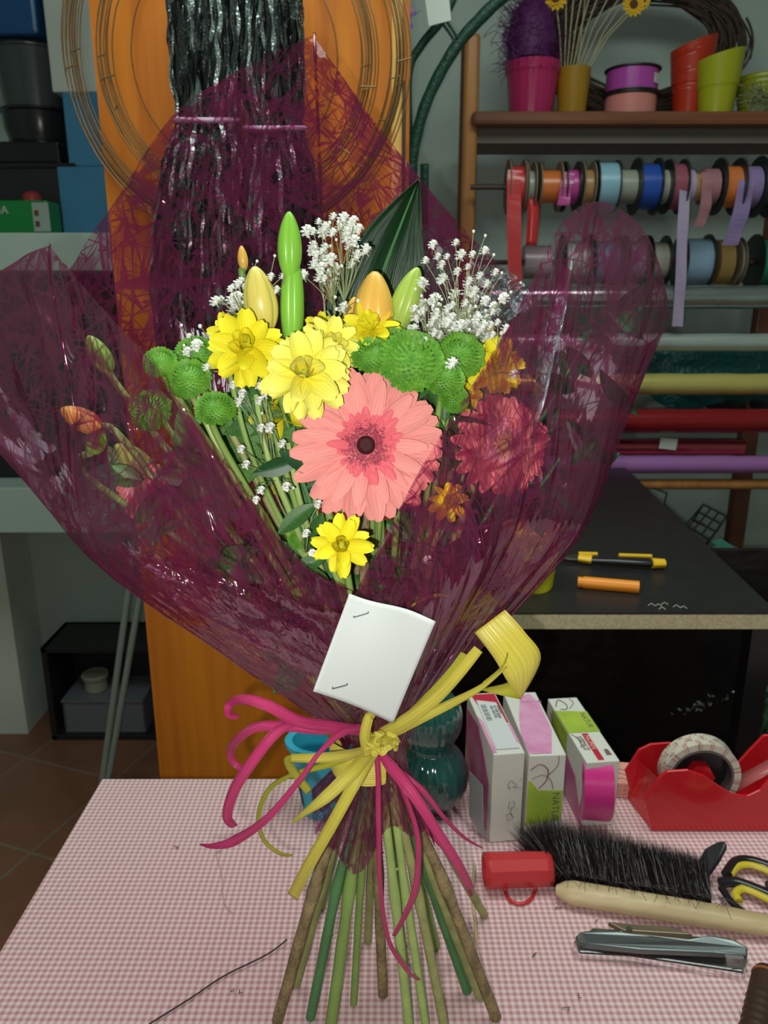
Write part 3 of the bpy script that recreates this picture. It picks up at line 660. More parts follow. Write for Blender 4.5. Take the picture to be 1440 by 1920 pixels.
# foil patch inside: a reflection put in as grey flakes
ff = M(); q = P(1310,1322,1.35); rnd = random.Random(2)
for k in range(40):
    p = q+Vector((rnd.gauss(0,.022),rnd.uniform(-.005,.005),rnd.gauss(0,.006))) ; p.z += (p.x-q.x)*.4; a = rnd.uniform(0,3); d = Vector((math.cos(a)*.005,rnd.uniform(-.003,.003),math.sin(a)*.003)); e = Vector((0,.002,.002))
    ff.add([p-d,p+e,p+d,p-e],[(0,1,2,3)])
tag(obj('reflection_flakes', ff, mat('painted_reflection',(.16,.16,.15),.35,metal=.6)), 'shimmering reflection inside the dark cabinet, modelled as grey flakes', 'shimmer')
gl = M(); rnd = random.Random(12)
for k in range(160):
    p = P(rnd.uniform(1424,1500), rnd.uniform(1280,1425), 1.28+rnd.uniform(-.03,.03)); a = rnd.gauss(.6,.6); L = .022; d = Vector((math.cos(a)*L,rnd.uniform(-.01,.01),math.sin(a)*L)); e = Vector((-d.z,0,d.x))*.18
    gl.add([p-d,p+e,p+d,p-e],[(0,1,2,3)])
tag(obj('green_netting', gl, mat('dark_green_leaf',(.05,.12,.06),.4)), 'dark green leafy trimming at the right edge, beside the cabinet post', 'foliage', None, 'stuff')

# on the worktop
yp = thing('yellow_pot', 'bright yellow plant pot on the black worktop behind the film', 'flower pot', PZ(1000,1112,WTZ))
b = Vector((x_at(994,1100,1.15), 1.16, WTZ)); s = S(1100,1.15)
m = M(); m.lathe([(0,0),(42*s,0),(44*s,.004),(52*s,.085),(54*s,.09),(54*s,.10),(50*s,.10),(41*s,.006),(0,.006)], Matrix.Translation(b), 48); obj('body', m, mat('lemon_plastic', (.85,.80,.03), .35), yp)
kn = thing('utility_knife', 'yellow and black snap-off utility knife lying on the worktop', 'knife', PZ(1165,1062,WTZ))
ylw = mat('knife_yellow', (.85,.50,.02), .35); 
def onwt(px,py,h=0): v = PZ(px,py,WTZ+h); return v
m = M(); m.tube([onwt(1105,1050,.008),onwt(1150,1052,.009),onwt(1215,1056,.009),onwt(1238,1055,.009)], [.007,.009,.010,.008], 10, flat=.7); obj('handle', m, gloss_black, kn)
m = M(); m.tube([onwt(1085,1046,.009),onwt(1110,1049,.009)], [.009,.011], 10, flat=.7); obj('front_collar', m, ylw, kn, label='yellow front collar')
m = M(); m.tube([onwt(1222,1056,.010),onwt(1246,1056,.010)], [.011,.009], 10, flat=.8); obj('end_cap', m, ylw, kn, label='yellow end cap')
m = M(); m.tube([onwt(1085,1038,.012),onwt(1120,1039,.012)], .0035, 8); m.tube([onwt(1160,1041,.012),onwt(1222,1043,.012)], .0035, 8); obj('slider', m, ylw, kn, label='yellow slide rails')
m = M(); m.prism([onwt(1040,1044,.007),onwt(1085,1040,.007),onwt(1085,1050,.007),onwt(1060,1048,.007)],(0,0,.001)); obj('blade', m, mat('steel',(.35,.35,.36),.25,metal=1), kn, smooth=False)
om = mat('orange_plastic', (.88,.28,.015), .35)
tu = thing('orange_tube', 'short orange plastic tube on the worktop in front of the knife', 'tube', PZ(1142,1100,WTZ))
m = M(); m.tube([onwt(1094,1092,.009),onwt(1198,1101,.009)], .0098, 18); obj('body', m, om, tu)
m = M(); m.tube([onwt(1083,1091,.009),onwt(1096,1092,.009)], .0085, 18); obj('plug', m, om, tu)
m = M(); rnd = random.Random(6)
for (x,y) in ((1215,1135),(1228,1136),(1240,1133),(1262,1138),(1275,1140),(1235,1142)):
    p = onwt(x,y,.001); m.tube([p,p+Vector((.006,.003,.002)),p+Vector((.009,-.004,.001))], .0006, 4)
tag(obj('shavings', m, mat('pale_shaving',(.5,.47,.38),.7)), 'few curled pale shavings near the worktop front edge', 'shavings', None, 'stuff')
# wire basket beyond the worktop
wb = M(); bm_ = mat('black_wire', (.012,.014,.014), .4)
A, B, C, D_ = P(1318,946,2.0), P(1362,968,2.0), P(1330,1012,1.95), P(1285,985,1.95)
for k in range(4):
    q = k/3; wb.tube([A.lerp(B,q), D_.lerp(C,q)], .0025, 6); wb.tube([A.lerp(D_,q), B.lerp(C,q)], .0025, 6)
for p in (A,B,C,D_): wb.tube([p, p+Vector((0,.05,-.06))], .0025, 6)
e = Vector((0,.05,-.06)); wb.tube([A+e,B+e,C+e,D_+e,A+e], .0025, 6); wb.tube([P(1225,915,2.0),P(1250,925,2.0),P(1245,945,2.0),P(1290,990,1.98)], .0025, 6)
tag(obj('wire_basket', wb, bm_), 'small black wire basket hanging past the worktop edge', 'basket')
tl = M(); rnd = random.Random(21)
for k in range(46):
    q = rnd.random(); p = P(1340+q*110+rnd.gauss(0,10), 1030+q*80+rnd.gauss(0,10), 1.9-q*.2); a = rnd.uniform(-1,1); L = .03; d = Vector((math.cos(a)*L,0,math.sin(a)*L)); e = Vector((-d.z,.3*L,d.x))*.4
    tl.add([p-d,p-d*.2+e,p+d,p-d*.2-e],[(0,1,2,3)])
tag(obj('artificial_leaves', tl, mat('teal_leaf',(.06,.22,.17),.5)), 'trailing teal artificial leaves right of the worktop', 'artificial leaves', None, 'stuff')
# ================================================================== TABLE
TZ = .75
cloth = mat('pink_gingham_oilcloth', (.6,.4,.4), .42, coat=.12, bump=(9,.25,.01)); t = NT(cloth)
v = t.coord('Object'); sp_ = t.n('SeparateXYZ'); t.l(v, sp_.inputs[0]); per = .0067*2*math.pi
def sq(o_): return t.ramp(t.math('SINE', t.math('MULTIPLY', o_, 2*math.pi/.0067)), -.25, .25)
a_, b_ = sq(sp_.outputs[0]), sq(sp_.outputs[1])
t.l(t.mix(t.math('MULTIPLY', t.math('ADD', a_, b_), .5), (.80,.65,.65), (.52,.255,.275)), t.b.inputs['Base Color'])
tb = thing('work_table', 'work table under a pink and white gingham oilcloth', 'table', (0,.4,0))
k1 = PZ(195,1461,TZ); k2 = PZ(0,1792,TZ); dirl = (k2-k1); 
yb = k1.y; yf = .10; xL0 = k1.x; xL1 = k1.x + dirl.x/dirl.y*(yf-yb); XRt = 1.0
m = M(); m.prism([(xL0,yb,TZ-.0012),(XRt,yb,TZ-.0012),(XRt,yf,TZ-.0012),(xL1,yf,TZ-.0012)],(0,0,-.028)); obj('tabletop', m, wood_material('table_wood',(.3,.2,.1),(.2,.12,.06)), tb, smooth=False)
m = M()
for (x,y) in ((xL0+.05,yb-.05),(XRt-.05,yb-.05),(xL1+.06,yf+.05),(XRt-.05,yf+.05)):
    m = M(); m.box((x,y,(TZ-.03)/2),(.045,.045,TZ-.03)); obj('leg', m, wood_material('leg_wood',(.3,.2,.1),(.2,.12,.06)), tb, smooth=False)
m = M()   # cloth: top plus overhang
rim = [(xL0,yb),(XRt,yb),(XRt,yf),(xL1,yf)]
nx = 40
def cf(u, v):
    xl = xL0+(xL1-xL0)*(yb-( yf+(yb-yf)*v))/(yb-yf); y = yf+(yb-yf)*v
    return (Vector((xl-.002+(XRt-xl+.002)*u, y, TZ+.0005*mnoise.noise(Vector((u*9,v*6,0))))), (u,v))
m.grid(cf, 60, 40)
for (p,q) in ((rim[3],rim[0]),(rim[0],rim[1])):
    n0 = len(m.v); d = Vector((q[0]-p[0], q[1]-p[1],0)).normalized(); out = Vector((-d.y, d.x,0)); vs=[]
    for k in range(41):
        w = k/40; b = Vector((p[0]+(q[0]-p[0])*w, p[1]+(q[1]-p[1])*w, 0)); f_ = .003*math.sin(w*26)
        vs += [b+Vector((0,0,TZ)), b+out*.004+Vector((0,0,TZ-.004)), b+out*(.006+f_)+Vector((0,0,TZ-.12))]
    m.add(vs, [(3*k+j,3*k+3+j,3*k+4+j,3*k+1+j) for k in range(40) for j in range(2)])
tc_ = tag(obj('tablecloth', m, cloth), 'pink and white small-check gingham oilcloth covering the work table', 'tablecloth')
def T(px,py,h=0): return PZ(px,py,TZ+.0008+h)

# ---- ribbon cartons
white_card = mat('white_card', (.66,.66,.60), .55)
pink_print = mat('pink_print', (.62,.20,.42), .5, noise=(30,.3), c2=(.75,.40,.58)); magenta_print = mat('magenta_print', (.42,.04,.20), .5, noise=(14,.5), c2=(.62,.35,.45))
lime_print = mat('lime_print', (.44,.55,.06), .5, noise=(26,.3), c2=(.28,.42,.05)); red_print = mat('red_print', (.50,.02,.05), .5)
ink = mat('grey_ink', (.13,.10,.10), .7); brown_ink = mat('brown_ink', (.20,.11,.11), .6); white_pr = mat('white_sticker', (.62,.66,.66), .5)
def carton(fbl, fbr, ftl, btl, name_label):
    A = T(*fbl); B = T(*fbr); w = (B-A).length
    zt_ = P(ftl[0], ftl[1], A.y).z; h = zt_-TZ-.0008
    C = PZ(btl[0], btl[1], zt_); rt = (B-A).normalized(); d = (C-A); d.z = 0
    ang = math.atan2(rt.y, rt.x); depth = d.length; bk = d.normalized(); rt = Vector((bk.y,-bk.x,0))
    o = thing('ribbon_carton', name_label, 'carton', A + rt*w/2 + bk*depth/2)
    m = M(); m.prism([A, A+rt*w, A+rt*w+bk*depth, A+bk*depth], (0,0,h)); obj('box', m, white_card, o, smooth=False, bevel=.0012)
    def F(u,v,e=.0004): return A + rt*w*u + Vector((0,0,h*v)) - bk*e           # front
    def Tp(u,v,e=.0004): return A + rt*w*u + bk*depth*v + Vector((0,0,h+e))    # top
    def L(u,v,e=.0004): return A + bk*depth*u + Vector((0,0,h*v)) - rt*e       # left side
    return o, F, Tp, L, w, h, depth, rt, bk
def quad(fn, pts): m = M(); m.prism([fn(u,v) for u,v in pts], (fn(0,0,.0008)-fn(0,0,.0004))); return m
def curl(fn, pts, r=.0005): m = M(); m.tube(crom([fn(u,v,.0006) for u,v in pts], 8), r, 4); return m
def lettering(fn, txt, size, u, v, uvdir, updir):
    o_ = fn(u,v,.0009); x = uvdir.normalized(); y = updir.normalized(); z = x.cross(y)
    mt_ = Matrix(((x.x,y.x,z.x,o_.x),(x.y,y.y,z.y,o_.y),(x.z,y.z,z.z,o_.z),(0,0,0,1)))
    m = M(); m.text(txt, size, mt_, .0001); return m
Z = Vector((0,0,1))
# A: white end with pencilled drawings
o, F, Tp, L, w, h, D, rt, bk = carton((918,1580),(976,1578),(921,1415),(876,1301), 'leftmost ribbon carton, plain white end with pencilled doodles and a barcode sticker')
obj('red_band', quad(Tp, [(.22,.72),(.95,.45),(.95,.97),(.10,.97)]), red_print, o, smooth=False)
obj('pink_band', quad(Tp, [(.0,.02),(.12,.02),(.12,.5),(.0,.6)]), pink_print, o, smooth=False); obj('pink_band', quad(Tp, [(.86,.2),(.99,.12),(.99,.42),(.80,.46)]), pink_print, o, smooth=False)
obj('side_print', quad(L, [(.1,.05),(.95,.05),(.98,.85),(.5,.95),(.1,.6)]), magenta_print, o, smooth=False, label='blurred magenta side print')
st_ = obj('sticker', quad(lambda u,v,e=.0004: Tp(u,v,e+.0006), [(.15,.06),(.90,.06),(.85,.80),(.20,.86)]), white_pr, o, smooth=False, label='white barcode sticker')
m = M()
for k in range(13): 
    vv = .50+.022*k; ww = (.006,.012,.008)[k%3]
    m.prism([Tp(.26,vv,.0015),Tp(.45,vv,.0015),Tp(.45,vv+ww,.0015),Tp(.26,vv+ww,.0015)], (0,0,.0002))
obj('barcode', m, ink, st_, smooth=False)
m = M()
for k in range(4): m.add(lettering(lambda u,v,e: Tp(u,v,e+.001), ('OSNA9','N 1100 XNM','10 m NATUR','5 mm')[k], .0052, .80-.09*k, .78, -bk, rt).v, [])
mm = M()
for k,tx in enumerate(('9696VSO','N 1100 XNM','10m NATUR')):
    q = lettering(lambda u,v,e: Tp(u,v,e+.0012), tx, .0055, .80-.12*k, .74, -bk, rt); mm.add(q.v, q.f)
obj('sticker_text', mm, ink, st_, smooth=False)
m = M()
for pts in ([(.60,.70),(.50,.66),(.55,.60),(.58,.63)],[(.60,.70),(.80,.64),(.66,.62),(.94,.61)],[(.58,.46),(.55,.38),(.75,.40),(.74,.46),(.62,.46)],[(.70,.40),(.60,.34),(.72,.28)],[(.5,.32),(.56,.24),(.72,.27),(.66,.33),(.52,.31)],[(.88,.70),(.94,.71)],[(.82,.38),(.86,.375)]):
    q = M(); q.tube([F(u,v,.0006) for u,v in pts], .00035, 4); m.add(q.v, q.f)
q = M(); q.tube([F(.35,.97,.0006),F(.36,.2,.0006),F(.02,.02,.0006)], .0002, 4); 
obj('pencil_doodle', m, ink, o, smooth=False, label='thin pencil scribbles')
m = M(); m.prism([L(-.1,.15,.012),L(.25,.10,.018),L(.35,.55,.016),L(.05,.62,.010)],(.0006,0,0)); tag(obj('price_tag', m, mat('grey_sticker',(.28,.28,.28),.4), smooth=False), 'small grey plastic tag leaning on the leftmost carton', 'tag')
# B: pink top, NATUR band on the front
o, F, Tp, L, w, h, D, rt, bk = carton((983,1581),(1050,1579),(985,1417),(944,1299), 'middle ribbon carton, pink top and lime NATUR band on its front')
obj('top_print', quad(Tp, [(.02,.02),(.62,.02),(.92,.35),(.94,.80),(.78,.96),(.45,.92),(.18,.60),(.0,.30)]), pink_print, o, smooth=False)
bd = obj('lime_band', quad(F, [(.0,.22),(.97,.26),(.97,.60),(.30,.61),(.06,.72),(.0,.72)]), lime_print, o, smooth=False)
obj('lettering', lettering(F, 'NATUR', .0125, .70, .585, -Z, rt), ink, bd, smooth=False)
m = curl(F, [(.05,.84),(.3,.90),(.52,.84),(.5,.72),(.3,.63)], .0008); q = curl(F, [(.1,.74),(.4,.78),(.62,.72),(.7,.62)]); m.add(q.v,q.f); q = curl(F, [(.8,.99),(.78,.88),(.55,.78)]); m.add(q.v,q.f)
obj('curl_print', m, brown_ink, o, label='printed brown ribbon curls')
obj('curl_print', curl(F, [(.35,.30),(.5,.42),(.62,.30),(.5,.22),(.7,.40),(.8,.30),(.7,.24)]), mat('olive_ink',(.25,.32,.05),.6), o, label='olive looping line on the lime band')
obj('top_lettering', lettering(Tp, 'NATUR', .008, .42, .80, rt, bk), mat('pale_ink',(.42,.16,.30),.6), o, smooth=False)
# C: white top with lime band, NATUR
o, F, Tp, L, w, h, D, rt, bk = carton((1090,1550),(1152,1548),(1089,1430),(1027,1310), 'rightmost ribbon carton, lime NATUR band across its top')
bd = obj('lime_band', quad(Tp, [(.0,.42),(1.0,.42),(1.0,.74),(.0,.78)]), lime_print, o, smooth=False)
obj('lettering', lettering(Tp, 'NATUR', .011, .72, .72, -bk, rt), ink, bd, smooth=False)
obj('side_print', quad(L, [(.0,.0),(.6,.0),(.9,.9),(.2,.55)]), magenta_print, o, smooth=False, label='magenta side print'); obj('side_band', quad(L, [(.45,.5),(.85,.3),(.85,.98),(.45,.98)]), lime_print, o, smooth=False)
m = curl(Tp, [(.1,.85),(.3,.96),(.48,.88),(.40,.80),(.2,.80)], .0007); q = curl(Tp, [(.5,.80),(.75,.90),(.7,.98)]); m.add(q.v,q.f); q = curl(Tp,[(.05,.4),(.2,.3),(.1,.2)]); m.add(q.v,q.f)
obj('curl_print', m, brown_ink, o, label='printed brown ribbon curls')
rb_ = obj('red_label', quad(Tp, [(.38,.02),(.56,.02),(.56,.40),(.38,.40)]), red_print, o, smooth=False)
obj('lettering', lettering(Tp, 'NORN', .0105, .41, .37, -bk, rt), mat('pale_letter',(.7,.45,.35),.6), rb_, smooth=False)
m = M()
for k in range(2): q = lettering(Tp, ('Jumbo Band', 'polyband 10')[k], .0062, .15+.10*k, .36, -bk, rt); m.add(q.v,q.f)
obj('small_print', m, ink, o, smooth=False)
obj('stamp', quad(Tp, [(.72,.08),(.88,.08),(.86,.16),(.74,.16)]), brown_ink, o, smooth=False)
# pink ribbon reel in front of carton C
Rr = .0455; fC = T(1124,1549).y; rc = Vector((P(1122,1490,fC).x, fC+Rr-.021, TZ+.0015+Rr)); 
satp = mat('hot_pink_satin', (.72,.03,.26), .28, spec=.9); tt = NT(satp); vv = tt.coord('Object'); s3 = tt.n('SeparateXYZ'); tt.l(vv, s3.inputs[0])
wv = tt.math('SINE', tt.math('MULTIPLY', s3.outputs[0], 3300)); bm2 = tt.n('Bump'); bm2.inputs['Strength'].default_value=.5; bm2.inputs['Distance'].default_value=.0006; tt.l(wv,bm2.inputs['Height']); tt.l(bm2.outputs[0], tt.b.inputs['Normal'])
tt.l(tt.mix(tt.ramp(wv,-1,1), (.74,.035,.28),(.55,.015,.18)), tt.b.inputs['Base Color'])
pr = thing('pink_ribbon_reel', 'hot pink satin ribbon reel bulging from the front of the rightmost carton', 'ribbon reel', rc-Vector((0,0,Rr)))
m = M(); m.ring(rc,(1,-.10,0),Rr,.026,.036,96); obj('ribbon_roll', m, satp, pr); m = M(); m.ring(rc,(1,-.10,0),.026,.023,.036,40); obj('core', m, white_card, pr, label='white card core')
# small salmon box
sb_ = thing('salmon_box', 'small salmon-pink printed box beside the red tape dispenser', 'box', T(1172,1490)); sm = mat('salmon_card', (.72,.33,.27), .6)
A = T(1155,1520); m = M(); ds = T(1172,1492); m.box((ds.x, ds.y+.02, TZ+.012),(.034,.05,.022), R(-8)); obj('carton', m, sm, sb_, smooth=False, bevel=.001)
m = M(); rnd = random.Random(3)
for k in range(3):
    for j in range(4):
        x = ds.x-.012+j*.007; m.tube([(x,ds.y-.0055,TZ+.006+k*.006),(x+.004,ds.y-.0055,TZ+.0075+k*.006)], .0005, 4)
    q = M(); q.tube([(ds.x-.012,ds.y+.005+k*.011,TZ+.0232),(ds.x-.004,ds.y+.007+k*.011,TZ+.0232),(ds.x+.002,ds.y+.003+k*.011,TZ+.0232),(ds.x+.010,ds.y+.006+k*.011,TZ+.0232)], .0007, 4); m.add(q.v,q.f)
obj('print', m, brown_ink, sb_, smooth=False, label='dark brown printed marks')

# ---- red tape dispenser
red = mat('glossy_red_plastic', (.58,.012,.02), .22, coat=.4)
td = thing('tape_dispenser', 'glossy red desktop tape dispenser at the right table edge', 'tape dispenser', T(1330,1540))
Yf = T(1222,1563).y; Yb = T(1191,1492).y; 
def Df(px,py): v = P(px,py,Yf+.004); return v
front = [(1222,1562),(1208,1500),(1236,1458),(1250,1447),(1290,1444),(1322,1455),(1350,1475),(1375,1490),(1402,1493),(1425,1482),(1445,1460),(1475,1430),(1520,1425),(1540,1440),(1540,1562)]
A = Df(1222,1562); m = M(); poly = [Df(*p) for p in front]
for i_,p in enumerate(poly): p.z = max(p.z, TZ+.001) if 0 < i_ < len(poly)-1 else TZ+.001
m.prism(poly, (0,.004,0)); obj('front_wall', m, red, td, smooth=False, bevel=.0012)
poly2 = [Vector((p.x, Yb, p.z)) for p in poly]; dx = P(1212,1412,Yb)
poly2 = []
for i,p in enumerate(poly):
    z = p.z
    if i in (2,3,4): z = max(z, dx.z)
    poly2.append(Vector((p.x-.006 if i<3 else p.x, Yb-.012, z)))
m = M(); m.prism(poly2, (0,.004,0)); obj('rear_wall', m, red, td, smooth=False, bevel=.0012)
m = M(); x0_, x1_ = poly[0].x, poly[-1].x; zf = TZ+.001
m.prism([(x0_+.001,Yf+.010,zf),(x1_,Yf+.010,zf),(x1_,Yb,zf),(x0_-.012,Yb,zf)], (0,0,.012)); 
m.add([(x0_+.0005,Yf+.0045,zf),(x0_-.012,Yb,zf),(poly2[2].x,Yb-.01,dx.z-.002),(poly[2].x,Yf+.006,poly[2].z-.001)], [(0,1,2,3)]); obj('base', m, red, td, smooth=False, solid=0)
tc1 = P(1310,1448,(Yf+Yb)/2-.006); ot = 70*S(1448,.86)
rl = thing('tape_roll', 'roll of clear printed tape sitting in the red dispenser', 'tape roll', tc1-Vector((0,0,ot)))
tape = mat('printed_clear_tape', (.55,.50,.42), .25, coat=.3); tt = NT(tape); vv = tt.coord('UV',(34,2.4,1)); ck = tt.n('TexChecker'); ck.inputs['Scale'].default_value=1; tt.l(vv,ck.inputs[0])
nn_ = tt.noise(vv, 3, 2); tt.l(tt.mix(tt.math('MULTIPLY', ck.outputs[1], tt.ramp(nn_,.45,.55)), (.60,.56,.47), (.40,.22,.18)), tt.b.inputs['Base Color'])
m = M(); m.ring(tc1,(.04,1,0),ot,ot*.82,.024,64); obj('tape', m, tape, rl)
m = M(); m.ring(tc1,(.04,1,0),ot*.81,ot*.76,.025,48); obj('core', m, mat('translucent_core',(.12,.10,.10),.4), rl)
m = M(); m.disc(tc1+Vector((0,.002,0)),(.04,1,0),ot*.34,.028,6); obj('hub', m, red, td)
m = M(); m.disc(tc1+Vector((0,.008,0)),(.04,1,0),ot*.76,.010,32); obj('inner_wheel', m, gloss_black, td, label='dark wheel inside the roll')
m = M(); a = tc1+Vector((ot*.85,0,-ot*.5)); b = P(1440,1425,(Yf+Yb)/2-.006); m.add([a-Vector((0,.011,0)),a+Vector((0,.011,0)),b+Vector((.03,.011,.01)),b+Vector((.03,-.011,.01))],[(0,1,2,3)]); obj('tape_end', m, mat('red_seen_through_tape',(.42,.10,.10),.3), rl, solid=.0003)

# ---- teal gourd vase
gv = T(812,1545); vb = Vector((gv.x-.002, gv.y+.045, TZ+.001)); s = S(1500,vb.y)
vase = mat('dark_teal_glass', (.003,.075,.062), .07, coat=1.0, spec=1)
prof = [(0,0),(34*s,0),(50*s,8*s),(64*s,28*s),(69*s,54*s),(64*s,82*s),(50*s,104*s),(40*s,114*s),(44*s,128*s),(53*s,148*s),(56*s,172*s),(50*s,196*s),(34*s,216*s),(18*s,226*s),(16*s,240*s),(20*s,246*s),(17*s,246*s),(12*s,232*s),(0,230*s)]
pts = crom([Vector((r,0,z)) for r,z in prof], 4); m = M(); m.lathe([(max(0,p.x),p.z*1.05) for p in pts], Matrix.Translation(vb), 96, rib=.022, ribn=22)
tag(obj('gourd_vase', m, vase), 'dark teal glass double-gourd vase with fluted sides behind the stems', 'vase')
# ---- blue holder
bp = mat('turquoise_plastic', (.03,.38,.52), .4)
bc = T(615,1560); bcx = thing('blue_holder', 'turquoise plastic desk holder behind the stems, black slot in its side', 'desk holder', bc)
by = bc.y+.02; s = S(1500,by); bcx0 = P(606,1480,by).x
zt_ = P(600,1385,by+.03).z-TZ
m = M(); prof=[(0,0),(38*s,0),(42*s,.004)]+[((42+24*(k/12)**1.2)*s, .004+(zt_-.006)*k/12) for k in range(1,13)]+[(72*s,zt_),(72*s,zt_+.005),(58*s,zt_+.005),(40*s,.01),(0,.01)]
m.lathe(prof, Matrix.Translation((bcx0,by+.02,TZ+.001)), 48, sx=1, sy=.75); obj('body', m, bp, bcx)
m = M(); vs = []
for k in range(9):
    q = .12+.55*k/8; rr_ = (42+24*(q)**1.2)*s*1.015
    for a_deg in (186,194,203,212): 
        a = R(a_deg+6*(q-.12)); vs.append((bcx0+rr_*math.cos(a), by+.02+.75*rr_*math.sin(a), TZ+.001+.004+(zt_-.006)*q))
m.add(vs, [(4*k+j,4*k+j+1,4*k+5+j,4*k+4+j) for k in range(8) for j in range(3)])
obj('slot', m, black_m, bcx, smooth=False, bevel=.001, label='black side slot')

# ---- brush
br_o = thing('hand_brush', 'wooden hand brush lying on its side, thick black bristles', 'brush', T(1230,1700))
lw = wood_material('pale_beech', (.66,.52,.30), (.50,.38,.20), axis=(3,40,40), rough=.55)
pa, pb = T(1042,1668,.012), T(1500,1745,.012)
ax = (pb-pa).normalized(); L_ = (pb-pa).length; m = M(); n = 26
pts = [pa+ax*L_*k/n for k in range(n+1)]
rr = [.015*min(1,math.sqrt(max(0,(k+.25)/n*14)))*(1-.28*max(0,(k/n-.6)/.4)) for k in range(n+1)]
m.tube(pts, rr, 18, True, .75); obj('wooden_back', m, lw, br_o)
bd_ = M(); rnd = random.Random(11); back = Vector((-ax.y, ax.x, 0)); back = back if back.y>0 else -back
q1 = (T(1330,1700)-pa).dot(ax)/L_
for k in range(15000):
    u = q1*.98*rnd.random()**1.12; sd = rnd.uniform(-1,1); base = pa+ax*L_*u+Vector((0,0,.004+.010*sd+.002))+back*.008
    ln = rnd.uniform(.066,.090)*(1-.30*(u/q1))*(1-.15*abs(sd)); end = math.exp(-(u/q1*6))
    dr = (back + Vector((0,0,.10+.40*sd)) + ax*(-.18-1.0*end*rnd.random()+rnd.gauss(0,.10)) + Vector((rnd.gauss(0,.06),0,rnd.gauss(0,.06)))).normalized()
    mid_ = base+dr*ln*.55; tip = base+dr*ln+Vector((rnd.gauss(0,.0025),rnd.gauss(0,.0025),rnd.gauss(-.002,.003)))
    for q in (mid_,tip): q.z = max(q.z, TZ+.003)
    e = dr.cross(Vector((rnd.uniform(-1,1),rnd.uniform(-1,1),rnd.uniform(-1,1)))).normalized()*.00038
    bd_.add([base-e,base+e,mid_+e,tip,mid_-e],[(0,1,2,4),(2,3,4)])
o = obj('bristles', bd_, mat('black_bristle',(.012,.008,.008),.35), br_o, smooth=False); o['kind']='stuff'
core = M(); 
for (h_,r_) in ((.014,.011),):
    pass
cc = [pa+ax*L_*u+back*.028+Vector((0,0,.008)) for u in [q1*k/12 for k in range(1,12)]]
core.tube(cc, [.008+.0006*min(k,8) for k in range(len(cc))], 12, True, .8)
for v_ in core.v: v_.z = max(v_.z, TZ+.003)
obj('bristle_root', core, mat('bristle_core',(.010,.007,.007),.8), br_o)  # solid core in nearly the same black as the bristles
st2 = M()
for k in range(90):
    b = pa+ax*L_*rnd.uniform(.0,.75)+back*.01+Vector((0,0,.014)); a = rnd.uniform(-2.6,-.4); l = rnd.uniform(.012,.030)
    d = Vector((math.cos(a),math.sin(a),rnd.uniform(.05,.5)))*l; st2.tube([b,b+d*.5+Vector((0,0,.004)),b+d], .00022, 3, False)
o = obj('stray_hairs', st2, mat('stray_bristle',(.03,.02,.02),.5), br_o); o['kind']='stuff'
# ---- red clip-like sleeve with loop
rs = thing('red_sleeve', 'red plastic sleeve with a loop handle lying left of the brush', 'plastic sleeve', T(965,1650))
semi = mat('semi_gloss_red', (.52,.03,.035), .35, coat=.2)
a, b = T(908,1632,.019), T(1032,1628,.019); m = M(); m.tube([a+(b-a)*k/10 for k in range(11)], [.0195-.0008*(k/10) for k in range(11)], 10, False, .95); obj('sleeve', m, semi, rs, solid=.002, angle=25)
m = M(); m.tube(pp([(947,1652,T(947,1665).y),(947,1672,T(947,1672).y),(956,1688,T(956,1690).y),(975,1695,T(975,1697).y),(993,1688,T(993,1690).y),(1003,1672,T(1003,1672).y),(1003,1650,T(1003,1663).y)],None,5), .0022, 10)
for v_ in m.v: v_.z = max(TZ+.0015, v_.z)
obj('loop', m, semi, rs)
# ---- scissors
sc_ = thing('scissors', 'scissors with black and yellow loop handles at the right edge, half under the brush', 'scissors', T(1400,1660))
hz = .010
m = M(); m.tube(crom([T(1362,1640,hz),T(1380,1616,hz),T(1410,1614,hz),T(1460,1632,hz),T(1480,1655,hz),T(1440,1662,hz)],8), .0062, 10, True, .8); obj('handle_loop', m, gloss_black, sc_, label='black outer loop')
m = M(); m.tube(crom([T(1368,1640,hz),T(1384,1624,hz),T(1412,1623,hz),T(1455,1640,hz)],8), .0045, 10, True, .8); obj('grip_liner', m, mat('grip_yellow',(.62,.48,.03),.4), sc_, label='yellow grip')
m = M(); m.tube(crom([T(1350,1655,hz),T(1385,1655,hz),T(1450,1680,hz)],8), .0065, 10, True, .8); m.tube(crom([T(1352,1665,hz),T(1372,1692,hz),T(1395,1712,hz)],6), .004, 8, True, .8); obj('handle_loop', m, gloss_black, sc_, label='black lower loop')
m = M(); m.tube(crom([T(1386,1690,hz),T(1380,1674,hz),T(1400,1668,hz),T(1460,1696,hz)],8), .0045, 10, True, .8); obj('grip_liner', m, mat('grip_yellow2',(.62,.48,.03),.4), sc_, label='yellow grip')
m = M(); m.prism([T(1305,1618,.030),T(1322,1590,.036),T(1345,1577,.040),T(1360,1576,.040),T(1364,1586,.038),T(1350,1612,.030),T(1330,1640,.022)],(0,0,-.006)); obj('thumb_tip', m, gloss_black, sc_, smooth=False, bevel=.002, label='black pointed tip')
